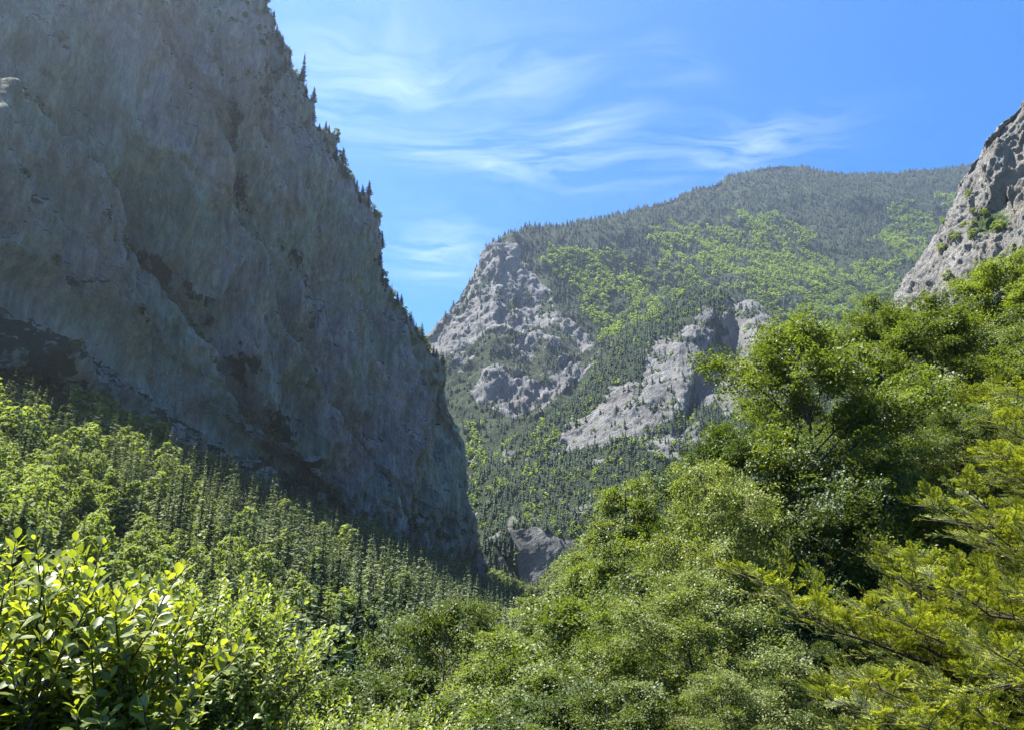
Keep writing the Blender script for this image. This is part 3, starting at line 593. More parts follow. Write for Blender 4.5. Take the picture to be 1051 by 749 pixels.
def build_slope_woods():
    """the wood on the left-hand slope, from the valley bottom up to the foot of the cliff"""
    n = 26000; x = rng.uniform(-420, 120, n); y = rng.uniform(60, 900, n)
    z = ground_z(x, y); p = np.stack([x, y, z], 1)
    zz = z+fbm(np.stack([x, y, x*0], 1), 0.02, 5)*4*np.clip(np.hypot(x, y)/60, 0, 1); p[:, 2] = zz
    px, py, f = proj(p)
    xa = np.interp(y, [-300, 0, 40, 150, 350, 700, 1200, 3000], [-45, -30, -4, 0, 10, 18, 60, 400])
    # toe line of the cliff in plan
    T = np.array([P(*c) for c in [(-420, 330, 200), (-200, 345, 260), (0, 385, 335), (120, 460, 405), (240, 530, 480), (350, 580, 545), (425, 602, 590), (475, 610, 630), (512, 616, 655)]])
    xt = np.interp(y, T[:, 1], T[:, 0], left=-900, right=-15)
    keep = (x > xt-6) & (px > -60) & (px < 660) & (x < xa+60+y*0.05) & (y > 85)
    p, px, py = p[keep], px[keep], py[keep]
    # thin out by minimum spacing on a grid (spacing grows with distance)
    o = rng.permutation(len(p)); cell = {}; sel = []
    for i in o:
        s = 5.2 if p[i, 1] < 450 else 5.8; k = (int(p[i, 0]//s), int(p[i, 1]//s))
        if k in cell: continue
        cell[k] = 1; sel.append(i)
    p, px, py = p[sel], px[sel], py[sel]
    edge = p[:, 0]-np.interp(p[:, 1], T[:, 1], T[:, 0], left=-900, right=-15)
    nz = fbm(p*np.array([1, 1, 0]), 0.016, 3, off=4)
    conpx = np.exp(-(((px-230)/170)**2+((py-535-(px-230)*.32)/62)**2))
    pb = np.clip(0.60-1.0*conpx+1.0*nz+0.35*sstep(60, 5, edge)-0.55*sstep(300, 420, px)*(py > 560), 0.04, 0.96)
    isb = rng.uniform(size=len(p)) < pb
    size = 1.0/np.linalg.norm(p, axis=1); vis = (px > -20) & (px < 620) & (py > 350) & (py < 700)
    def ndown(lst): return sorted(lst, key=lambda i: -size[i]*(1 if vis[i] else .2))
    cs = ndown(np.where(~isb)[0]); bs = ndown(np.where(isb)[0])
    for i in cs[:125]:
        d = math.hypot(p[i, 0], p[i, 1]); g = 'conifers on the near part of the left slope'
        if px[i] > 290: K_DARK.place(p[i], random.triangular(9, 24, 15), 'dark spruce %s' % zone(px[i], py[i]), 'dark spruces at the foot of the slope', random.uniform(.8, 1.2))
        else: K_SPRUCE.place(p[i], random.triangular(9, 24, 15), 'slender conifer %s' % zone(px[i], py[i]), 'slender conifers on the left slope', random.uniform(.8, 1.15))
    for i in bs[:125]:
        h = random.uniform(8, 16)*(1.3 if edge[i] < 70 and px[i] < 170 else 1); K_BROAD.place(p[i]-np.array([0, 0, .8]), h, '%s broadleaf tree %s' % ('tall pale' if h > 12 else 'small pale', zone(px[i], py[i])), 'broadleaf trees on the left slope', random.uniform(.85, 1.15))
    V = [(v, f, t) for v, f, t in (conifer(1.0, .15+.015*i, 18, 7, 2, 300+i) for i in range(5))]
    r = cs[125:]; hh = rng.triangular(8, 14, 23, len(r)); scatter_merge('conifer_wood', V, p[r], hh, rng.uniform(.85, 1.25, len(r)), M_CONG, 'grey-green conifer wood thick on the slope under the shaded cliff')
    V = [clumpy(1.0, .36, 12, 420, .095, 400+i) for i in range(5)]
    r = bs[125:]; hh = rng.uniform(9, 17, len(r))*np.where((edge[r] < 70) & (px[r] < 170), 1.35, 1.0); q = p[r].copy(); q[:, 2] -= .8
    scatter_merge('broadleaf_wood', V, q, hh, rng.uniform(.85, 1.2, len(r)), M_BRD, 'light green broadleaf wood mixed through the conifers below the cliff')
    for (a, b, y) in [(300, 632, 64), (318, 606, 70), (338, 628, 62), (352, 600, 72), (366, 618, 66), (384, 592, 76), (395, 628, 62), (286, 612, 72), (330, 650, 56), (372, 650, 58), (308, 660, 54), (350, 662, 55), (405, 606, 72), (270, 640, 60)]:
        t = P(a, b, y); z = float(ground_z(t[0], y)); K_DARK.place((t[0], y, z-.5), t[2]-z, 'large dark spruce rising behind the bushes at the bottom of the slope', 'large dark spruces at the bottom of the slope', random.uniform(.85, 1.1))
    print('slope', len(cs), len(bs))
build_slope_woods()

# ------------------------------------------------------------------ the near trees
M_BEECH = leaf_mat('beech_leaves', (0.062, 0.09, 0.022), (0.165, 0.20, 0.05), trans=0.42, tcol=(1.5, 1.55, 0.35), gloss=0.02, rough=0.5)
M_BEECH_D = leaf_mat('deep_green_shade_leaves', (0.036, 0.06, 0.02), (0.10, 0.13, 0.035), trans=0.38, tcol=(1.5, 1.55, 0.35), gloss=0.02, rough=0.5)  # deep green, darkened further to paint in shade inside and between the crowns
M_BEECH_Y = leaf_mat('yellow_green_leaves', (0.085, 0.12, 0.024), (0.20, 0.225, 0.045), trans=0.45, tcol=(1.5, 1.5, 0.3), gloss=0.02, rough=0.5)
M_GREYLF = leaf_mat('pale_green_leaves', (0.085, 0.11, 0.035), (0.19, 0.215, 0.065), trans=0.4, tcol=(1.4, 1.5, 0.45), gloss=0.02, rough=0.5)
M_LIMB = bark_mat('brown_limb_bark', (0.03, 0.024, 0.018), (0.10, 0.085, 0.065), 12)
def spray_leaves(C, D, Lh, nper, leaf, spread=0.42, layer=0.55, r_=None, tbase=0.5):
    """flat fans of leaves: C centres, D outward direction of each twig, Lh twig length"""
    n = len(C); up = unit(np.array([0, 0, 1.0])*layer+r_.normal(0, .32, (n, 3))+D*0.12)
    s = unit(np.cross(up, D)); u2 = unit(np.cross(D, s)); t = r_.uniform(-.35, 1, (n, nper)); w = r_.normal(0, spread, (n, nper))*(1.05-0.5*np.abs(t))
    sag = -0.22*t**2*(t > 0)-0.25*np.abs(w)**1.5
    c = C[:, None]+D[:, None]*(t*Lh[:, None])[..., None]+s[:, None]*(w*Lh[:, None])[..., None]+u2[:, None]*((sag+r_.normal(0, .07, (n, nper)))*Lh[:, None])[..., None]
    ax = unit(D[:, None]*.8+s[:, None]*(np.sign(w)*.9)[..., None]+r_.normal(0, .35, (n, nper, 3))+np.array([0, 0, -.15])); nn = unit(u2[:, None]+r_.normal(0, .42, (n, nper, 3)))
    sz = leaf*r_.uniform(.65, 1.25, (n, nper)); T = np.clip(tbase+r_.normal(0, .16, (n, 1))+r_.normal(0, .14, (n, nper)), 0, 1)
    v, f = leaves(c.reshape(-1, 3), ax.reshape(-1, 3), nn.reshape(-1, 3), sz.ravel(), sz.ravel()*.62, .16); return v, f, np.repeat(T.ravel(), 4)
def grown_tree(H, R, seed, nl=34, nsub=7, nspr=4, nper=60, leaf=.11, base=.16, spray=.75, prof=None, rise=.5, layer=.5, lean=0.0, fork=False):
    """trunk, limbs and side branches; leaves hang in fans along the outer branches only"""
    r_ = np.random.default_rng(seed); prof = prof or (lambda t: np.sin(np.pi*np.clip(.18+t*.82, 0, 1))**.75*.92+.08)
    tz = np.linspace(-.08, .96, 12)*H; tp = np.stack([np.cumsum(r_.normal(0, .012*H, 12))*.6+lean*tz, np.cumsum(r_.normal(0, .012*H, 12))*.6, tz], 1)
    tubes = [tube(tp, np.interp(tz/H, [-.08, 0, .3, .96], [.024*H, .017*H, .012*H, .0015*H]), 9)]; stems = []
    if fork:
        q = tp.copy(); q[:, 0] += np.linspace(0, R*.35, 12); q[:, 1] += np.linspace(0, -R*.2, 12); tubes.append(tube(q, np.interp(tz/H, [-.08, .96], [.014*H, .0015*H]), 8))
    C, D, Ls = [], [], []
    for i in range(nl):
        t = (i+r_.uniform(0, 1))/nl; h = H*(base+(1-base)*t**.92*.97); az = i*2.39996+r_.normal(0, .35); L = R*prof(t)*r_.uniform(.62, 1.18)
        o = np.array([np.interp(h, tz, tp[:, 0]), np.interp(h, tz, tp[:, 1]), h]); d = np.array([math.cos(az), math.sin(az), 0]); rs = rise*(.5+1.1*t)+r_.normal(0, .12)
        s = np.linspace(0, 1, 7)[:, None]; wob = np.cumsum(r_.normal(0, .03, (7, 3)), 0)*L; wob[0] = 0
        pts = o+d*L*s+np.array([0, 0, 1])*L*(rs*s-.28*s**2.2)+wob; tubes.append(tube(pts, np.linspace(.0055*H*(1.15-t), .0009*H, 7), 5))
        ns = max(3, int(nsub*(.5+.7*L/R)))
        for j in range(ns):
            u = .28+.72*(j+r_.uniform(0, 1))/ns; b = pts[0]*0+np.array([np.interp(u, s[:, 0], pts[:, k]) for k in range(3)]); sg = 1 if j % 2 else -1
            an = az+sg*r_.uniform(.35, 1.1)*(1.15-u*.75); sl = (L*.6+R*.4)*r_.uniform(.22, .42)*(1.25-u*.6); dd = np.array([math.cos(an), math.sin(an), rs*.5+r_.normal(0, .18 if layer > 1 else .5)])
            dd /= np.linalg.norm(dd); e = b+dd*sl+np.array([0, 0, -.05*sl]); mid = (b+e)/2+r_.normal(0, .03, 3)*sl+np.array([0, 0, .04*sl]); tubes.append(tube([b, mid, e], [.0016*H, .001*H, .0005*H], 4))
            for k in range(nspr):
                v = (k+r_.uniform(.2, 1))/nspr; C.append(b+(e-b)*v); a2 = an+r_.normal(0, .55); q = np.array([math.cos(a2), math.sin(a2), r_.normal(.05, .25)]); D.append(q/np.linalg.norm(q)); Ls.append(spray*r_.uniform(.6, 1.15))
    C, D, Ls = np.array(C), np.array(D), np.array(Ls); v, f, tt = spray_leaves(C, D, Ls, nper, leaf, r_=r_, layer=layer)
    tv, tf = tubes[0] if not fork else merge(tubes[:2]); bv, bf = merge(tubes[(2 if fork else 1):])
    return (v, f, tt), (tv, tf), (bv, bf)
def shapes_of(mat, **kw):
    (v, f, t), (tv, tf), (bv, bf) = grown_tree(**kw)
    return dict(H=kw['H'], crown=np_mesh('crown', v, f, mat, False, {'tint': t}), trunk=np_mesh('trunk', tv, tf, M_LIMB, True), limbs=np_mesh('limbs', bv, bf, M_LIMB, True))
USED = {}
def plant(name, cat, shp, px, py, Y, label, group=None, wide=1.0, rz=None, tilt=0.0, mat=None):
    top = P(px, py, Y); b = np.array([top[0]-tilt*8, Y, float(ground_z(top[0], Y))-.1]); H = top[2]-b[2]; s = H/shp['H']; rz = random.uniform(0, 6.28) if rz is None else rz
    r = empty(name, b, rz, (s*wide, s*wide, s)); tag(r, label, cat, group); r.rotation_euler = (0, tilt, rz) if not tilt else (0, tilt, rz)
    for k in ('trunk', 'limbs', 'crown'): link(k, shp[k], r)
    return r
cone = lambda t: (1-t)**.8*.95+.08
S_A = shapes_of(M_BEECH, H=18, R=5.4, seed=1, nl=60, nsub=10, nspr=5, nper=52, leaf=.135, spray=.95, base=.06, prof=lambda t: np.interp(t, [0, .2, .5, .8, 1], [.7, .95, .9, .6, .15]), rise=.75)
S_B = shapes_of(M_BEECH_D, H=17, R=6.0, seed=2, nl=56, nsub=10, nspr=5, nper=50, leaf=.135, spray=.95, base=.10, fork=True)
S_C = shapes_of(M_GREYLF, H=13, R=4.2, seed=3, nl=54, nsub=9, nspr=5, nper=48, leaf=.10, spray=.8, base=.04, prof=lambda t: np.interp(t, [0, .3, .7, 1], [.9, 1, .7, .15]))
S_D = shapes_of(M_BEECH, H=17, R=5.2, seed=4, nl=74, nsub=9, nspr=5, nper=46, leaf=.12, spray=.85, prof=cone, rise=.22, layer=1.2, base=.04)
S_E = shapes_of(M_BEECH_Y, H=12, R=4.6, seed=5, nl=52, nsub=9, nspr=5, nper=46, leaf=.105, spray=.8, base=.05)
def build_near_trees():
    pl = lambda *a, **k: plant('broadleaf_tree', 'broadleaf tree', *a, **k)
    g = 'broadleaf trees rising on the right bank'
    pl(S_A, 812, 338, 38, 'tall green broadleaf tree with a full rounded top, highest of the clump right of centre', g, wide=.88)
    pl(S_B, 765, 440, 37, 'dark-hearted broadleaf tree with paired trunks showing below its leaves', g, wide=.8)
    pl(S_B, 862, 470, 42, 'shaded broadleaf tree tucked behind the tall rounded one', g, wide=.9)
    pl(S_A, 903, 316, 56, 'slim pale-topped broadleaf tree standing just left of the rocky crag', g, wide=.8)
    pl(S_A, 955, 318, 54, 'yellow-green broadleaf tree in front of the foot of the crag', g, wide=1.1)
    pl(S_B, 1000, 318, 60, 'dark broadleaf tree under the crag at the right', g, wide=.9)
    pl(S_A, 1030, 275, 58, 'broadleaf tree reaching highest at the right edge below the crag', g, wide=1.0)
    pl(S_B, 930, 405, 44, 'deep green broadleaf tree filling the gap beneath the pale-topped one', g, wide=1.0)
    pl(S_B, 985, 420, 38, 'deep green leafy tree behind the yellow conifer boughs', g, wide=1.0)
    pl(S_C, 722, 478, 31, 'pale grey-green broadleaf tree in front of the tall clump', g, wide=.7)
    pl(S_C, 700, 590, 24, 'small pale broadleaf tree low at the bottom right of centre', g, wide=1.0)
    pl(S_D, 640, 486, 40, 'dark layered tree with flat sprays at the left end of the right-hand trees', g, wide=.62)
    pl(S_D, 600, 560, 44, 'lower dark layered tree leaning out over the valley bottom', g, wide=.62)
    pl(S_D, 668, 520, 46, 'dark layered tree between the flat-sprayed one and the tall clump', g, wide=.65)
    pl(S_A, 600, 620, 34, 'fresh green bushy tree low in the valley, right of the central bush', g, wide=1.0)
    pl(S_B, 455, 622, 52, 'round dense green tree low in the middle of the valley', 'broadleaf trees in the valley bottom', wide=.72)
    pl(S_D, 520, 640, 46, 'yellow-green layered tree right beside the round dense tree at bottom centre', 'broadleaf trees in the valley bottom', wide=1.0)
    pl(S_B, 385, 690, 48, 'green tree just left of the round dense tree at bottom centre', 'broadleaf trees in the valley bottom', wide=1.1)
    pl(S_D, 560, 608, 62, 'small dark tree in the dip between the valley trees and the right bank', 'broadleaf trees in the valley bottom', wide=1.0)
    for (a, b, y, s_, t_) in [(1110, 300, 40, S_A, 'green'), (1180, 330, 34, S_B, 'dark'), (1130, 480, 24, S_A, 'green'), (1240, 420, 26, S_E, 'yellow-green'), (1090, 560, 19, S_B, 'dark')]:
        pl(s_, a, b, y, '%s broadleaf tree just past the right edge of the photo' % t_, g, wide=1.0)
    # the low growth that closes the bank under them
    for (a, b, y, s_, t_) in [(760, 640, 30, S_B, 'dark'), (820, 660, 28, S_B, 'dark'), (870, 640, 30, S_A, 'green'), (740, 690, 20, S_C, 'pale'), (800, 700, 22, S_B, 'dark'), (650, 640, 27, S_A, 'green'),
                           (640, 700, 22, S_B, 'dark'), (590, 700, 26, S_B, 'dark'), (540, 715, 30, S_A, 'green'), (480, 725, 32, S_B, 'dark'), (860, 600, 36, S_B, 'dark'), (930, 590, 34, S_B, 'dark'),
                           (960, 480, 44, S_A, 'green'), (1010, 400, 48, S_E, 'yellow-green'), (1045, 360, 50, S_A, 'green'), (790, 640, 33, S_B, 'dark'), (420, 735, 34, S_C, 'pale')]:
        plant('young_tree', 'young tree', s_, a, b, y, '%s young tree closing the undergrowth on the bank' % t_, 'young trees on the bank', wide=1.05)
build_near_trees()

def build_right_bank_woods():
    """the thin wood on the slope below the crag, behind the near trees"""
    n = 0; cell = {}
    for _ in range(6000):
        y = random.uniform(66, 330); x = random.uniform(-5, 260); z = float(ground_z(x, y)); px, py, f = proj(np.array([[x, y, z+8]]))
        k = (int(x//7), int(y//9))
        if k in cell or px[0] < 585 or px[0] > 1090 or x < np.interp(y, [66, 150, 330], [6, 14, 40]): continue
        cell[k] = 1; n += 1
        if n > 90: break
        K_BROAD.place((x, y, z-.8), random.uniform(8, 13), 'green broadleaf tree in the thin wood on the slope below the crag', 'broadleaf trees on the right slope', random.uniform(.9, 1.2))
build_right_bank_woods()

def build_cliff_growth():
    g, nn, cv = NETS['cliff']; nr, nc = g.shape[:2]; used = {}; n = 0
    lab = 'dark conifer on the skyline edge of the left cliff'; gr = 'conifers along the cliff edge'
    px, py, _ = proj(g.reshape(-1, 3)); px = px.reshape(nr, nc); py = py.reshape(nr, nc); top = {}
    cand = []
    lo = int(nr*.2); sub_x, sub_y = px[lo:], py[lo:]
    for b0 in np.arange(-20, 400, 3.0):
        m = np.abs(sub_y-b0) < 2.5; v = np.where(m, sub_x, -1e9); k = int(np.argmax(v)); r, c = k//nc+lo, k % nc
        for _ in range(5):
            r2 = min(nr-1, max(lo, r+random.randint(-14, 26))); c2 = min(nc-1, max(0, c+random.randint(-8, 4)))
            if 225 < px[r2, c2] < 470: cand.append((r2, c2))
    random.shuffle(cand)
    for r, c in cand:
        p = g[r, c]; a, b = px[r, c], py[r, c]; k = (int(p[0]//3.2), int(p[2]//4.5))
        dens = 1.0 if (a > 392 or b < 60 or 330 < a < 378) else .45
        if k in used or random.random() > dens: continue
        used[k] = 1; n += 1
        if n > 185: break
        if random.random() < .62: K_DARK.place(p-np.array([0, 0, .6]), random.uniform(7, 15)*(1.25 if a > 392 else 1), lab+(' low down by its nose' if a > 392 else  ' near the photo top' if b < 60 else ''), gr, random.uniform(1.0, 1.7))
        else: K_STUNT.place(p-np.array([0, 0, .6]), random.uniform(4.5, 9), 'small leafy tree on the skyline edge of the left cliff', 'small leafy trees along the cliff edge', random.uniform(1.1, 1.5))
    m = np.abs(py-76) < 3; m[:lo] = False; k = int(np.argmax(np.where(m, px, -1e9))); q = g.reshape(-1, 3)[k]; K_DARK.place(q+np.array([-1.5, 0, -2]), 24, 'tallest pointed spruce standing clear against the sky on the upper edge of the left cliff', gr, .85)
    # scrub on the shaded foot of the cliff
    def dn(p, px, py, cv, n): return ((py > 470+0.22*(px-200)) & (px > 150) & (px < 525) & (py < 640))*1.0+np.exp(-((pdist(px, py, LINE1)+10)/9)**2)*(py > 200)*.5+.35*np.exp(-(((px-262)/32)**2+((py-60)/70)**2))+.15*(cv > .6)
    q, a, b = net_points('cliff', 2800, dn)
    V = [clumpy(1.0, .5, 8, 220, .15, 500+i, base=.1) for i in range(4)]; q[:, 2] -= .5
    scatter_merge('scrub', V, q, rng.uniform(2.5, 6.5, len(q)), rng.uniform(.9, 1.3, len(q)), M_BEECH_D, 'dark scrub on the foot and ledges of the shaded left cliff')
build_cliff_growth()
def build_crag_growth():
    def dn(p, px, py, cv, n): return np.exp(-(((px-1012)/30)**2+((py-222)/26)**2))+.10*(n[:, 2] > .45)
    q, a, b = net_points('crag', 85, dn)
    for p in q: (K_DARK if random.random() < .55 else K_STUNT).place(p-np.array([0, 0, .4]), random.uniform(3.0, 6.5), 'small dark tree rooted on a ledge of the grey crag', 'small trees on the crag', 1.4)
    for a, b, y, h in ((1038, 262, 76, 0), (1062, 240, 80, 0)):
        t = P(a, b, y); z = float(ground_z(t[0], y)); K_DARK.place((t[0], y, z), t[2]-z, 'dark conifer standing at the right edge in front of the crag', 'dark conifers at the right edge', 1.15)
build_crag_growth()

# a conifer whose drooping boughs end in fresh tips
M_YEW = leaf_mat('bough_needles', (0.03, 0.045, 0.014), (0.07, 0.09, 0.02), trans=0.35, tcol=(1.5, 1.5, .3), gloss=.02, rough=.5, tip=(0.36, 0.39, 0.075))
def needle_spray(seed, L=.27):
    r_ = np.random.default_rng(seed); C, A, T, Fr, wood = [], [], [], [], []
    def twig(o, d, ln, fresh):
        n = int(ln/.006); t = np.linspace(.03, 1, n); side = unit(np.cross([0, 0, 1.0], d)); s = np.where(np.arange(n) % 2, 1, -1)
        c = o+d*(t*ln)[:, None]; ax = unit(d*.75+side*s[:, None]*1.0+np.array([0, 0, .15])+r_.normal(0, .16, (n, 3))); nl = .03*(1-.35*t)*r_.uniform(.8, 1.1, n)
        C.append(c+ax*nl[:, None]*.5); A.append(ax*nl[:, None]); Fr.append(np.clip(fresh+sstep(.35, .8, t)*.9, 0, 1)); wood.append((o, o+d*ln))
    d0 = unit(np.array([1, 0, -.12])); twig(np.zeros(3), d0, L, .0)
    m = 9
    for i in range(m):
        t = .12+.8*i/m; sg = 1 if i % 2 else -1; d = unit(np.array([.75, sg*.75, .12+r_.normal(0, .22)])); twig(d0*L*t, d, L*.42*(1.1-t*.7)*r_.uniform(.8, 1.2), .0)
    C, A, Fr = np.concatenate(C), np.concatenate(A), np.concatenate(Fr); ln = np.linalg.norm(A, axis=1)
    v, f = leaves(C, unit(A), unit(np.array([0, 0, 1.0])+r_.normal(0, .25, (len(C), 3))), ln, np.full(len(C), .0085), .0)
    return v, f, np.repeat(Fr, 4)
SPR = [needle_spray(900+i) for i in range(4)]
def sprays_on(C, D, S, r_):
    V, F, T, R_, o = [], [], [], [], 0
    which = r_.integers(0, 4, len(C)); up = unit(np.array([0, 0, 1.0])+r_.normal(0, .3, C.shape)); y = unit(np.cross(up, D)); z = np.cross(D, y)
    for w in range(4):
        k = which == w; pv, pf, fr = SPR[w]; s = S[k][:, None, None]
        v = C[k][:, None]+s*(pv[None, :, :1]*D[k][:, None]+pv[None, :, 1:2]*y[k][:, None]+pv[None, :, 2:]*z[k][:, None]); n = k.sum()
        V.append(v.reshape(-1, 3)); F.append((pf[None]+(np.arange(n)*len(pv))[:, None, None]+o).reshape(-1, 4)); o += n*len(pv)
        T.append(np.repeat(np.clip(r_.normal(.5, .2, n), 0, 1), len(pv))); q = np.clip(r_.normal(.85, .3, n), 0, 1); R_.append((fr[None]*q[:, None]).ravel())
    return np.concatenate(V), np.concatenate(F), np.concatenate(T), np.concatenate(R_)
def bough_tree(label, base, top, limbs, seed, group, fill=1.0):
    """base, top: trunk ends; limbs: (start fraction up the trunk, end point, droop)"""
    r_ = np.random.default_rng(seed); base, top = np.array(base, float), np.array(top, float); root = empty('conifer_tree', base); tag(root, label, 'conifer', group)
    s = np.linspace(0, 1, 9)[:, None]; tp = base+(top-base)*s; Ht = np.linalg.norm(top-base); tv, tf = tube(tp-base, np.linspace(.024*Ht, .004*Ht, 9), 10)
    link('trunk', np_mesh('trunk', tv, tf, M_LIMB, True), root)
    ring = [(f, base+(top-base)*f*.8+np.array([math.cos(k*2.4)*1, math.sin(k*2.4)*1, .25])*Ht*.34*(1.12-f), .04) for k, f in enumerate(np.linspace(.25, 1.45, 16)) if math.sin(k*2.4) > -.35 or f > 1.1]
    limbs = list(limbs)+[(min(f, 1.5), e, dr) for f, e, dr in ring]
    for (fr, end, dr) in limbs:
        a = base+(top-base)*fr*.62; e = np.array(end, float); L = np.linalg.norm(e-a); n = 14; s = np.linspace(0, 1, n)[:, None]; d = unit(e-a); sd_ = unit(np.cross(d, [0, 0, 1.0]))
        pts = a+(e-a)*s+np.array([0, 0, 1.0])*(dr*L*np.sin(np.pi*s**.8))+np.cumsum(r_.normal(0, .008, (n, 3)), 0)*L*s; tubes = [tube(pts, np.linspace(.012*L+.006, .003, n), 6)]
        C, D, S = [], [], []
        ns = int(L/.11*fill)
        for j in range(ns):
            u = .12+.88*(j+.5)/ns; b = np.array([np.interp(u, s[:, 0], pts[:, k]) for k in range(3)]); tn = unit(np.array([np.interp(min(1, u+.05), s[:, 0], pts[:, k]) for k in range(3)])-np.array([np.interp(u-.05, s[:, 0], pts[:, k]) for k in range(3)]))
            sg = 1 if j % 2 else -1; sl = min(.85, (.30*L)*(1.12-u)+.12)*r_.uniform(.7, 1.2); dd = unit(tn*.8+sd_*sg*r_.uniform(.5, 1.1)+np.array([0, 0, r_.normal(.22, .25)])); e2 = b+dd*sl+np.array([0, 0, -.12*sl])
            tubes.append(tube([b, (b+e2)/2+np.array([0, 0, .04*sl]), e2], [.006, .004, .002], 4)); k = max(3, int(sl/.075))
            for q in range(k):
                v = (q+.6)/k; C.append(b+(e2-b)*v+np.array([0, 0, .05*sl*math.sin(math.pi*v)])); sg2 = 1 if q % 2 else -1; D.append(unit(dd+unit(np.cross(dd, [0, 0, 1.0]))*sg2*r_.uniform(.3, .9)*(0 if q == k-1 else 1)+np.array([0, 0, r_.normal(.3, .32)]))); S.append(r_.uniform(.45, .85))
        C.append(pts[-1]-d*.1); D.append(d); S.append(.9)
        v, f, t, fr_ = sprays_on(np.array(C), np.array(D), np.array(S), r_); bv, bf = merge(tubes)
        lo = link('bough', np_mesh('bough', bv-base, bf, M_LIMB, True), root); link('needles', np_mesh('needles', v-base, f, M_YEW, False, {'tint': t, 'fresh': fr_}), lo)
    return root
def build_bough_trees():
    g = 'bright-tipped conifers at the lower right'
    B = np.array([7.5, 8.6, -4.2]); T_ = np.array([7.4, 8.9, 1.9])
    E = [(790, 592, 7.4, .42, .02), (832, 612, 7.6, .45, .03), (872, 640, 7.2, .38, .04), (905, 632, 7.6, .5, .05), (870, 700, 6.8, .3, .05), (815, 722, 7.2, .22, .04), (930, 560, 7.8, .62, .05), (905, 590, 7.5, .55, .04), (940, 655, 6.6, .4, .05),
         (965, 600, 6.8, .55, .06), (925, 735, 6.2, .25, .05), (880, 765, 6.6, .15, .05), (1000, 660, 6.0, .42, .05), (985, 740, 5.8, .25, .04), (1045, 700, 5.6, .35, .05), (945, 520, 8.4, .72, .04), (985, 548, 7.6, .68, .05), (1030, 590, 6.8, .6, .05), (1060, 640, 6.2, .5, .05),
         (1000, 505, 8.0, .8, .03), (1040, 520, 7.6, .8, .03), (1075, 560, 7.0, .7, .03), (830, 770, 7.2, .1, .03), (860, 668, 8.6, .33, .03), (905, 700, 8.4, .3, .03), (955, 690, 8.0, .35, .03), (1010, 620, 8.3, .5, .03)]
    bough_tree('conifer with yellow-green tips whose long lowest bough reaches left over the valley', B, T_, [(f, P(a, b, y), d) for a, b, y, f, d in E], 31, g, 1.25)
    B = np.array([10.2, 10.6, -3.4]); T_ = np.array([10.3, 10.8, 4.6])
    E = [(1002, 462, 9.6, .62, .02), (1012, 440, 10, .7, .02), (1030, 425, 10, .78, .02), (1050, 415, 10.2, .85, .02), (1010, 490, 9.2, .58, .03), (1035, 470, 9.0, .62, .04), (1060, 450, 9.2, .7, .03), (1045, 505, 8.8, .52, .03), (1070, 500, 8.6, .55, .04), (1085, 430, 9.6, .8, .03)]
    bough_tree('yellow-tipped conifer leaning in from the right edge above the other', B, T_, [(f, P(a, b, y), d) for a, b, y, f, d in E], 32, g, 1.25)
build_bough_trees()

# ------------------------------------------------------------------ the bushes at the lower left
M_BIG = leaf_mat('glossy_shrub_leaves', (0.11, 0.15, 0.035), (0.23, 0.27, 0.06), trans=0.55, tcol=(1.7, 1.58, 0.36), gloss=0.03, rough=0.42)
M_SML = leaf_mat('small_shrub_leaves', (0.11, 0.15, 0.04), (0.24, 0.28, 0.07), trans=0.52, tcol=(1.45, 1.45, 0.42), gloss=0.025, rough=0.45)
M_TWIG = bark_mat('dark_twig_bark', (0.03, 0.022, 0.016), (0.09, 0.07, 0.05), 40)
def broad_leaf_blades(c, ax, nrm, ln, wd, r_):
    """oval leaves with a folded midrib and a curved tip: 10 verts each"""
    b = unit(np.cross(nrm, ax)); n = unit(np.cross(ax, b)); n_ = len(c); ln = ln[:, None]; wd = wd[:, None]; cv = r_.uniform(-.25, .12, (n_, 1))
    V = []
    for (t, w) in ((0, .04), (.22, .62), (.5, 1.0), (.78, .8), (1.0, .06)):
        m = c+ax*ln*t+n*cv*ln*t*t
        if w < .1: V += [m]
        else: V += [m-b*wd*.5*w+n*wd*.16*w, m, m+b*wd*.5*w+n*wd*.16*w]
    V = np.stack(V, 1); k = np.arange(n_)[:, None, None]*11
    q = np.array([[1, 4, 5, 2], [2, 5, 6, 3], [4, 7, 8, 5], [5, 8, 9, 6]]); t = np.array([[0, 1, 2], [0, 2, 3], [7, 10, 8], [8, 10, 9]])
    return V.reshape(-1, 3), (q[None]+k).reshape(-1, 4), (t[None]+k).reshape(-1, 3)
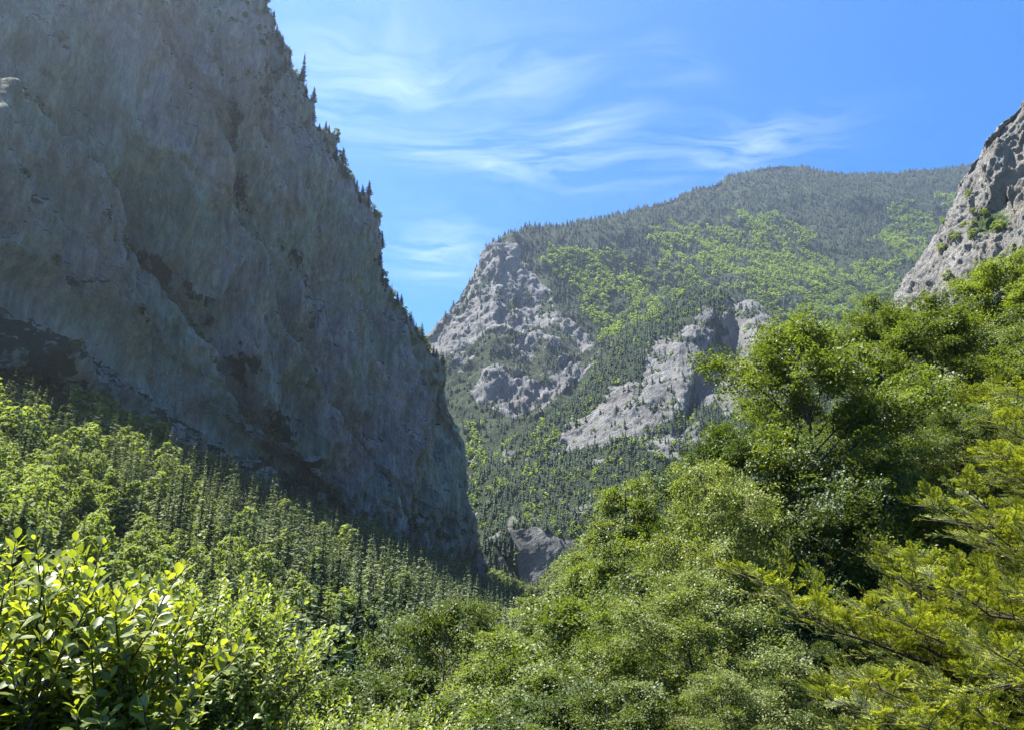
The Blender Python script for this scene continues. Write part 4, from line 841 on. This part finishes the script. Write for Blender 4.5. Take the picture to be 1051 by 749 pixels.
def shoot_bush(name, cat, label, base, stems, seed, leaf, mat, nside=7, slen=.35, gap=.03, group=None):
    """stems: end points; each throws side shoots that carry alternate leaves, largest leaves upright at the tips"""
    r_ = np.random.default_rng(seed); base = np.array(base, float); root = empty(name, base); tag(root, label, cat, group); C, A, NN, Ln = [], [], [], []; tubes = []; stemt = []
    def leafy(pts, g0):
        seg = np.linalg.norm(np.diff(pts, axis=0), axis=1); L = seg.sum(); n = max(4, int(L/gap)); s = np.r_[0, np.cumsum(seg)]/L
        for j in range(n):
            u = .15+.85*(j+1)/n; p = np.array([np.interp(u, s, pts[:, k]) for k in range(3)]); d = unit(pts[-1]-pts[0]); az = j*2.4+g0; h = np.array([math.cos(az), math.sin(az), 0]); h = unit(h-d*(h@d))
            up = .5+.9*(u > .85); ax = unit(h*1.0+d*up+np.array([0, 0, r_.normal(.1, .25)])); nn = unit(d*.7+np.array([0, 0, .8])-h*.2+r_.normal(0, .3, 3)); C.append(p+ax*leaf*.12); A.append(ax); NN.append(nn); Ln.append(leaf*r_.uniform(.6, 1.15)*(1-.25*(u > .93)))
    for e in stems:
        e = np.array(e, float); n = 9; s = np.linspace(0, 1, n)[:, None]; L = np.linalg.norm(e-base); o = base+r_.normal(0, .06, 3)*np.array([1, 1, 0])
        pts = o+(e-o)*s+np.array([0, 0, 1])*L*.10*np.sin(np.pi*s)+np.cumsum(r_.normal(0, .012, (n, 3)), 0)*L*s*.6; stemt.append(tube(pts, np.linspace(.014*L**.7, .003, n), 6))
        for j in range(nside):
            u = .35+.62*(j+r_.uniform(0, 1))/nside; b = np.array([np.interp(u, s[:, 0], pts[:, k]) for k in range(3)]); d = unit(unit(e-o)*.5+rdir(1)[0]*.8+np.array([0, 0, .55])); sl = slen*r_.uniform(.5, 1.2); q = np.linspace(0, 1, 5)[:, None]
            sp = b+d*sl*q+np.array([0, 0, .16*sl])*q**2+r_.normal(0, .01, (5, 3))*sl; tubes.append(tube(sp, np.linspace(.0045, .0015, 5), 4)); leafy(sp, r_.uniform(0, 6))
        leafy(pts[5:], r_.uniform(0, 6))
    C, A, NN, Ln = np.array(C), np.array(A), np.array(NN), np.array(Ln); v, q, t = broad_leaf_blades(C, A, NN, Ln, Ln*r_.uniform(.48, .62, len(Ln)), r_)
    T = np.repeat(np.clip(r_.normal(.5, .32, len(C)), 0, 1), 11)
    link('foliage', np_mesh('foliage', v-base, [q, t], mat, False, {'tint': T}), root); sv, sf = merge(stemt); link('stems', np_mesh('stems', sv-base, sf, M_TWIG, True), root); bv, bf = merge(tubes); link('twigs', np_mesh('twigs', bv-base, bf, M_TWIG, True), root)
    print(name, len(C)); return root
def build_bushes():
    r_ = np.random.default_rng(5)
    top = [(-60, 560), (0, 585), (12, 600), (48, 558), (58, 590), (95, 592), (128, 578), (150, 590), (160, 620), (170, 650), (30, 640), (80, 650), (125, 640), (60, 700), (110, 700), (150, 690), (20, 700), (0, 740), (60, 750), (120, 750), (150, 740), (-40, 640), (-50, 720), (85, 620), (140, 660), (160, 690), (160, 745)]
    shoot_bush('leafy_shrub', 'shrub', 'near shrub with large glossy yellow-green oval leaves in the bottom left corner', (-1.75, 2.6, -1.9), [P(a+r_.uniform(-10, 10), b+52+r_.uniform(-14, 22), r_.uniform(2.3, 3.5)) for a, b in top*3], 41, .050, M_BIG, nside=26, slen=.24, gap=.014)
    top = [(170+150*r_.uniform(), 0, 0) for _ in range(60)]; st = []
    for a, _, _ in top:
        yy = np.interp(a, [160, 200, 250, 290, 320], [625, 615, 612, 640, 690]); st.append(P(a, yy+r_.uniform(0, 1)**1.3*150, r_.uniform(6.2, 8.2)))
    shoot_bush('small_leaved_shrub', 'shrub', 'shrub with small bright leaves right of the large-leaved one', (-3.2, 7.2, -3.6), st, 42, .062, M_SML, nside=28, slen=.42, gap=.022, group='small-leaved shrubs along the bank')
    st = [P(r_.uniform(270, 470), 742+r_.uniform(0, 50)+abs(r_.normal(0, 6)), r_.uniform(8, 10.5)) for _ in range(50)]
    shoot_bush('small_leaved_shrub', 'shrub', 'low yellow-green shrub along the bottom edge left of centre', (-1.9, 9.2, -4.6), st, 43, .065, M_SML, nside=24, slen=.42, gap=.025, group='small-leaved shrubs along the bank')
build_bushes()

# ------------------------------------------------------------------ the air
HAZE_D = 0.75e-4
def build_haze():
    x0, x1, y0, y1, z0, z1 = -5600, 5600, -700, 5800, -140, 1750
    v = np.array([(x, y, z) for z in (z0, z1) for y in (y0, y1) for x in (x0, x1)], float)
    f = np.array([(0, 2, 3, 1), (4, 5, 7, 6), (0, 1, 5, 4), (2, 6, 7, 3), (0, 4, 6, 2), (1, 3, 7, 5)])
    m, nt = new_mat('valley_haze'); pv = N(nt, 'ShaderNodeVolumePrincipled', ins={'Density': HAZE_D, 'Anisotropy': 0.68}); pv.inputs['Color'].default_value = (0.70, 0.82, 1.0, 1)
    o = N(nt, 'ShaderNodeOutputMaterial'); nt.links.new(pv.outputs[0], o.inputs['Volume'])
    tag(link('haze', np_mesh('haze', v, f, m)), kind='stuff')
build_haze()
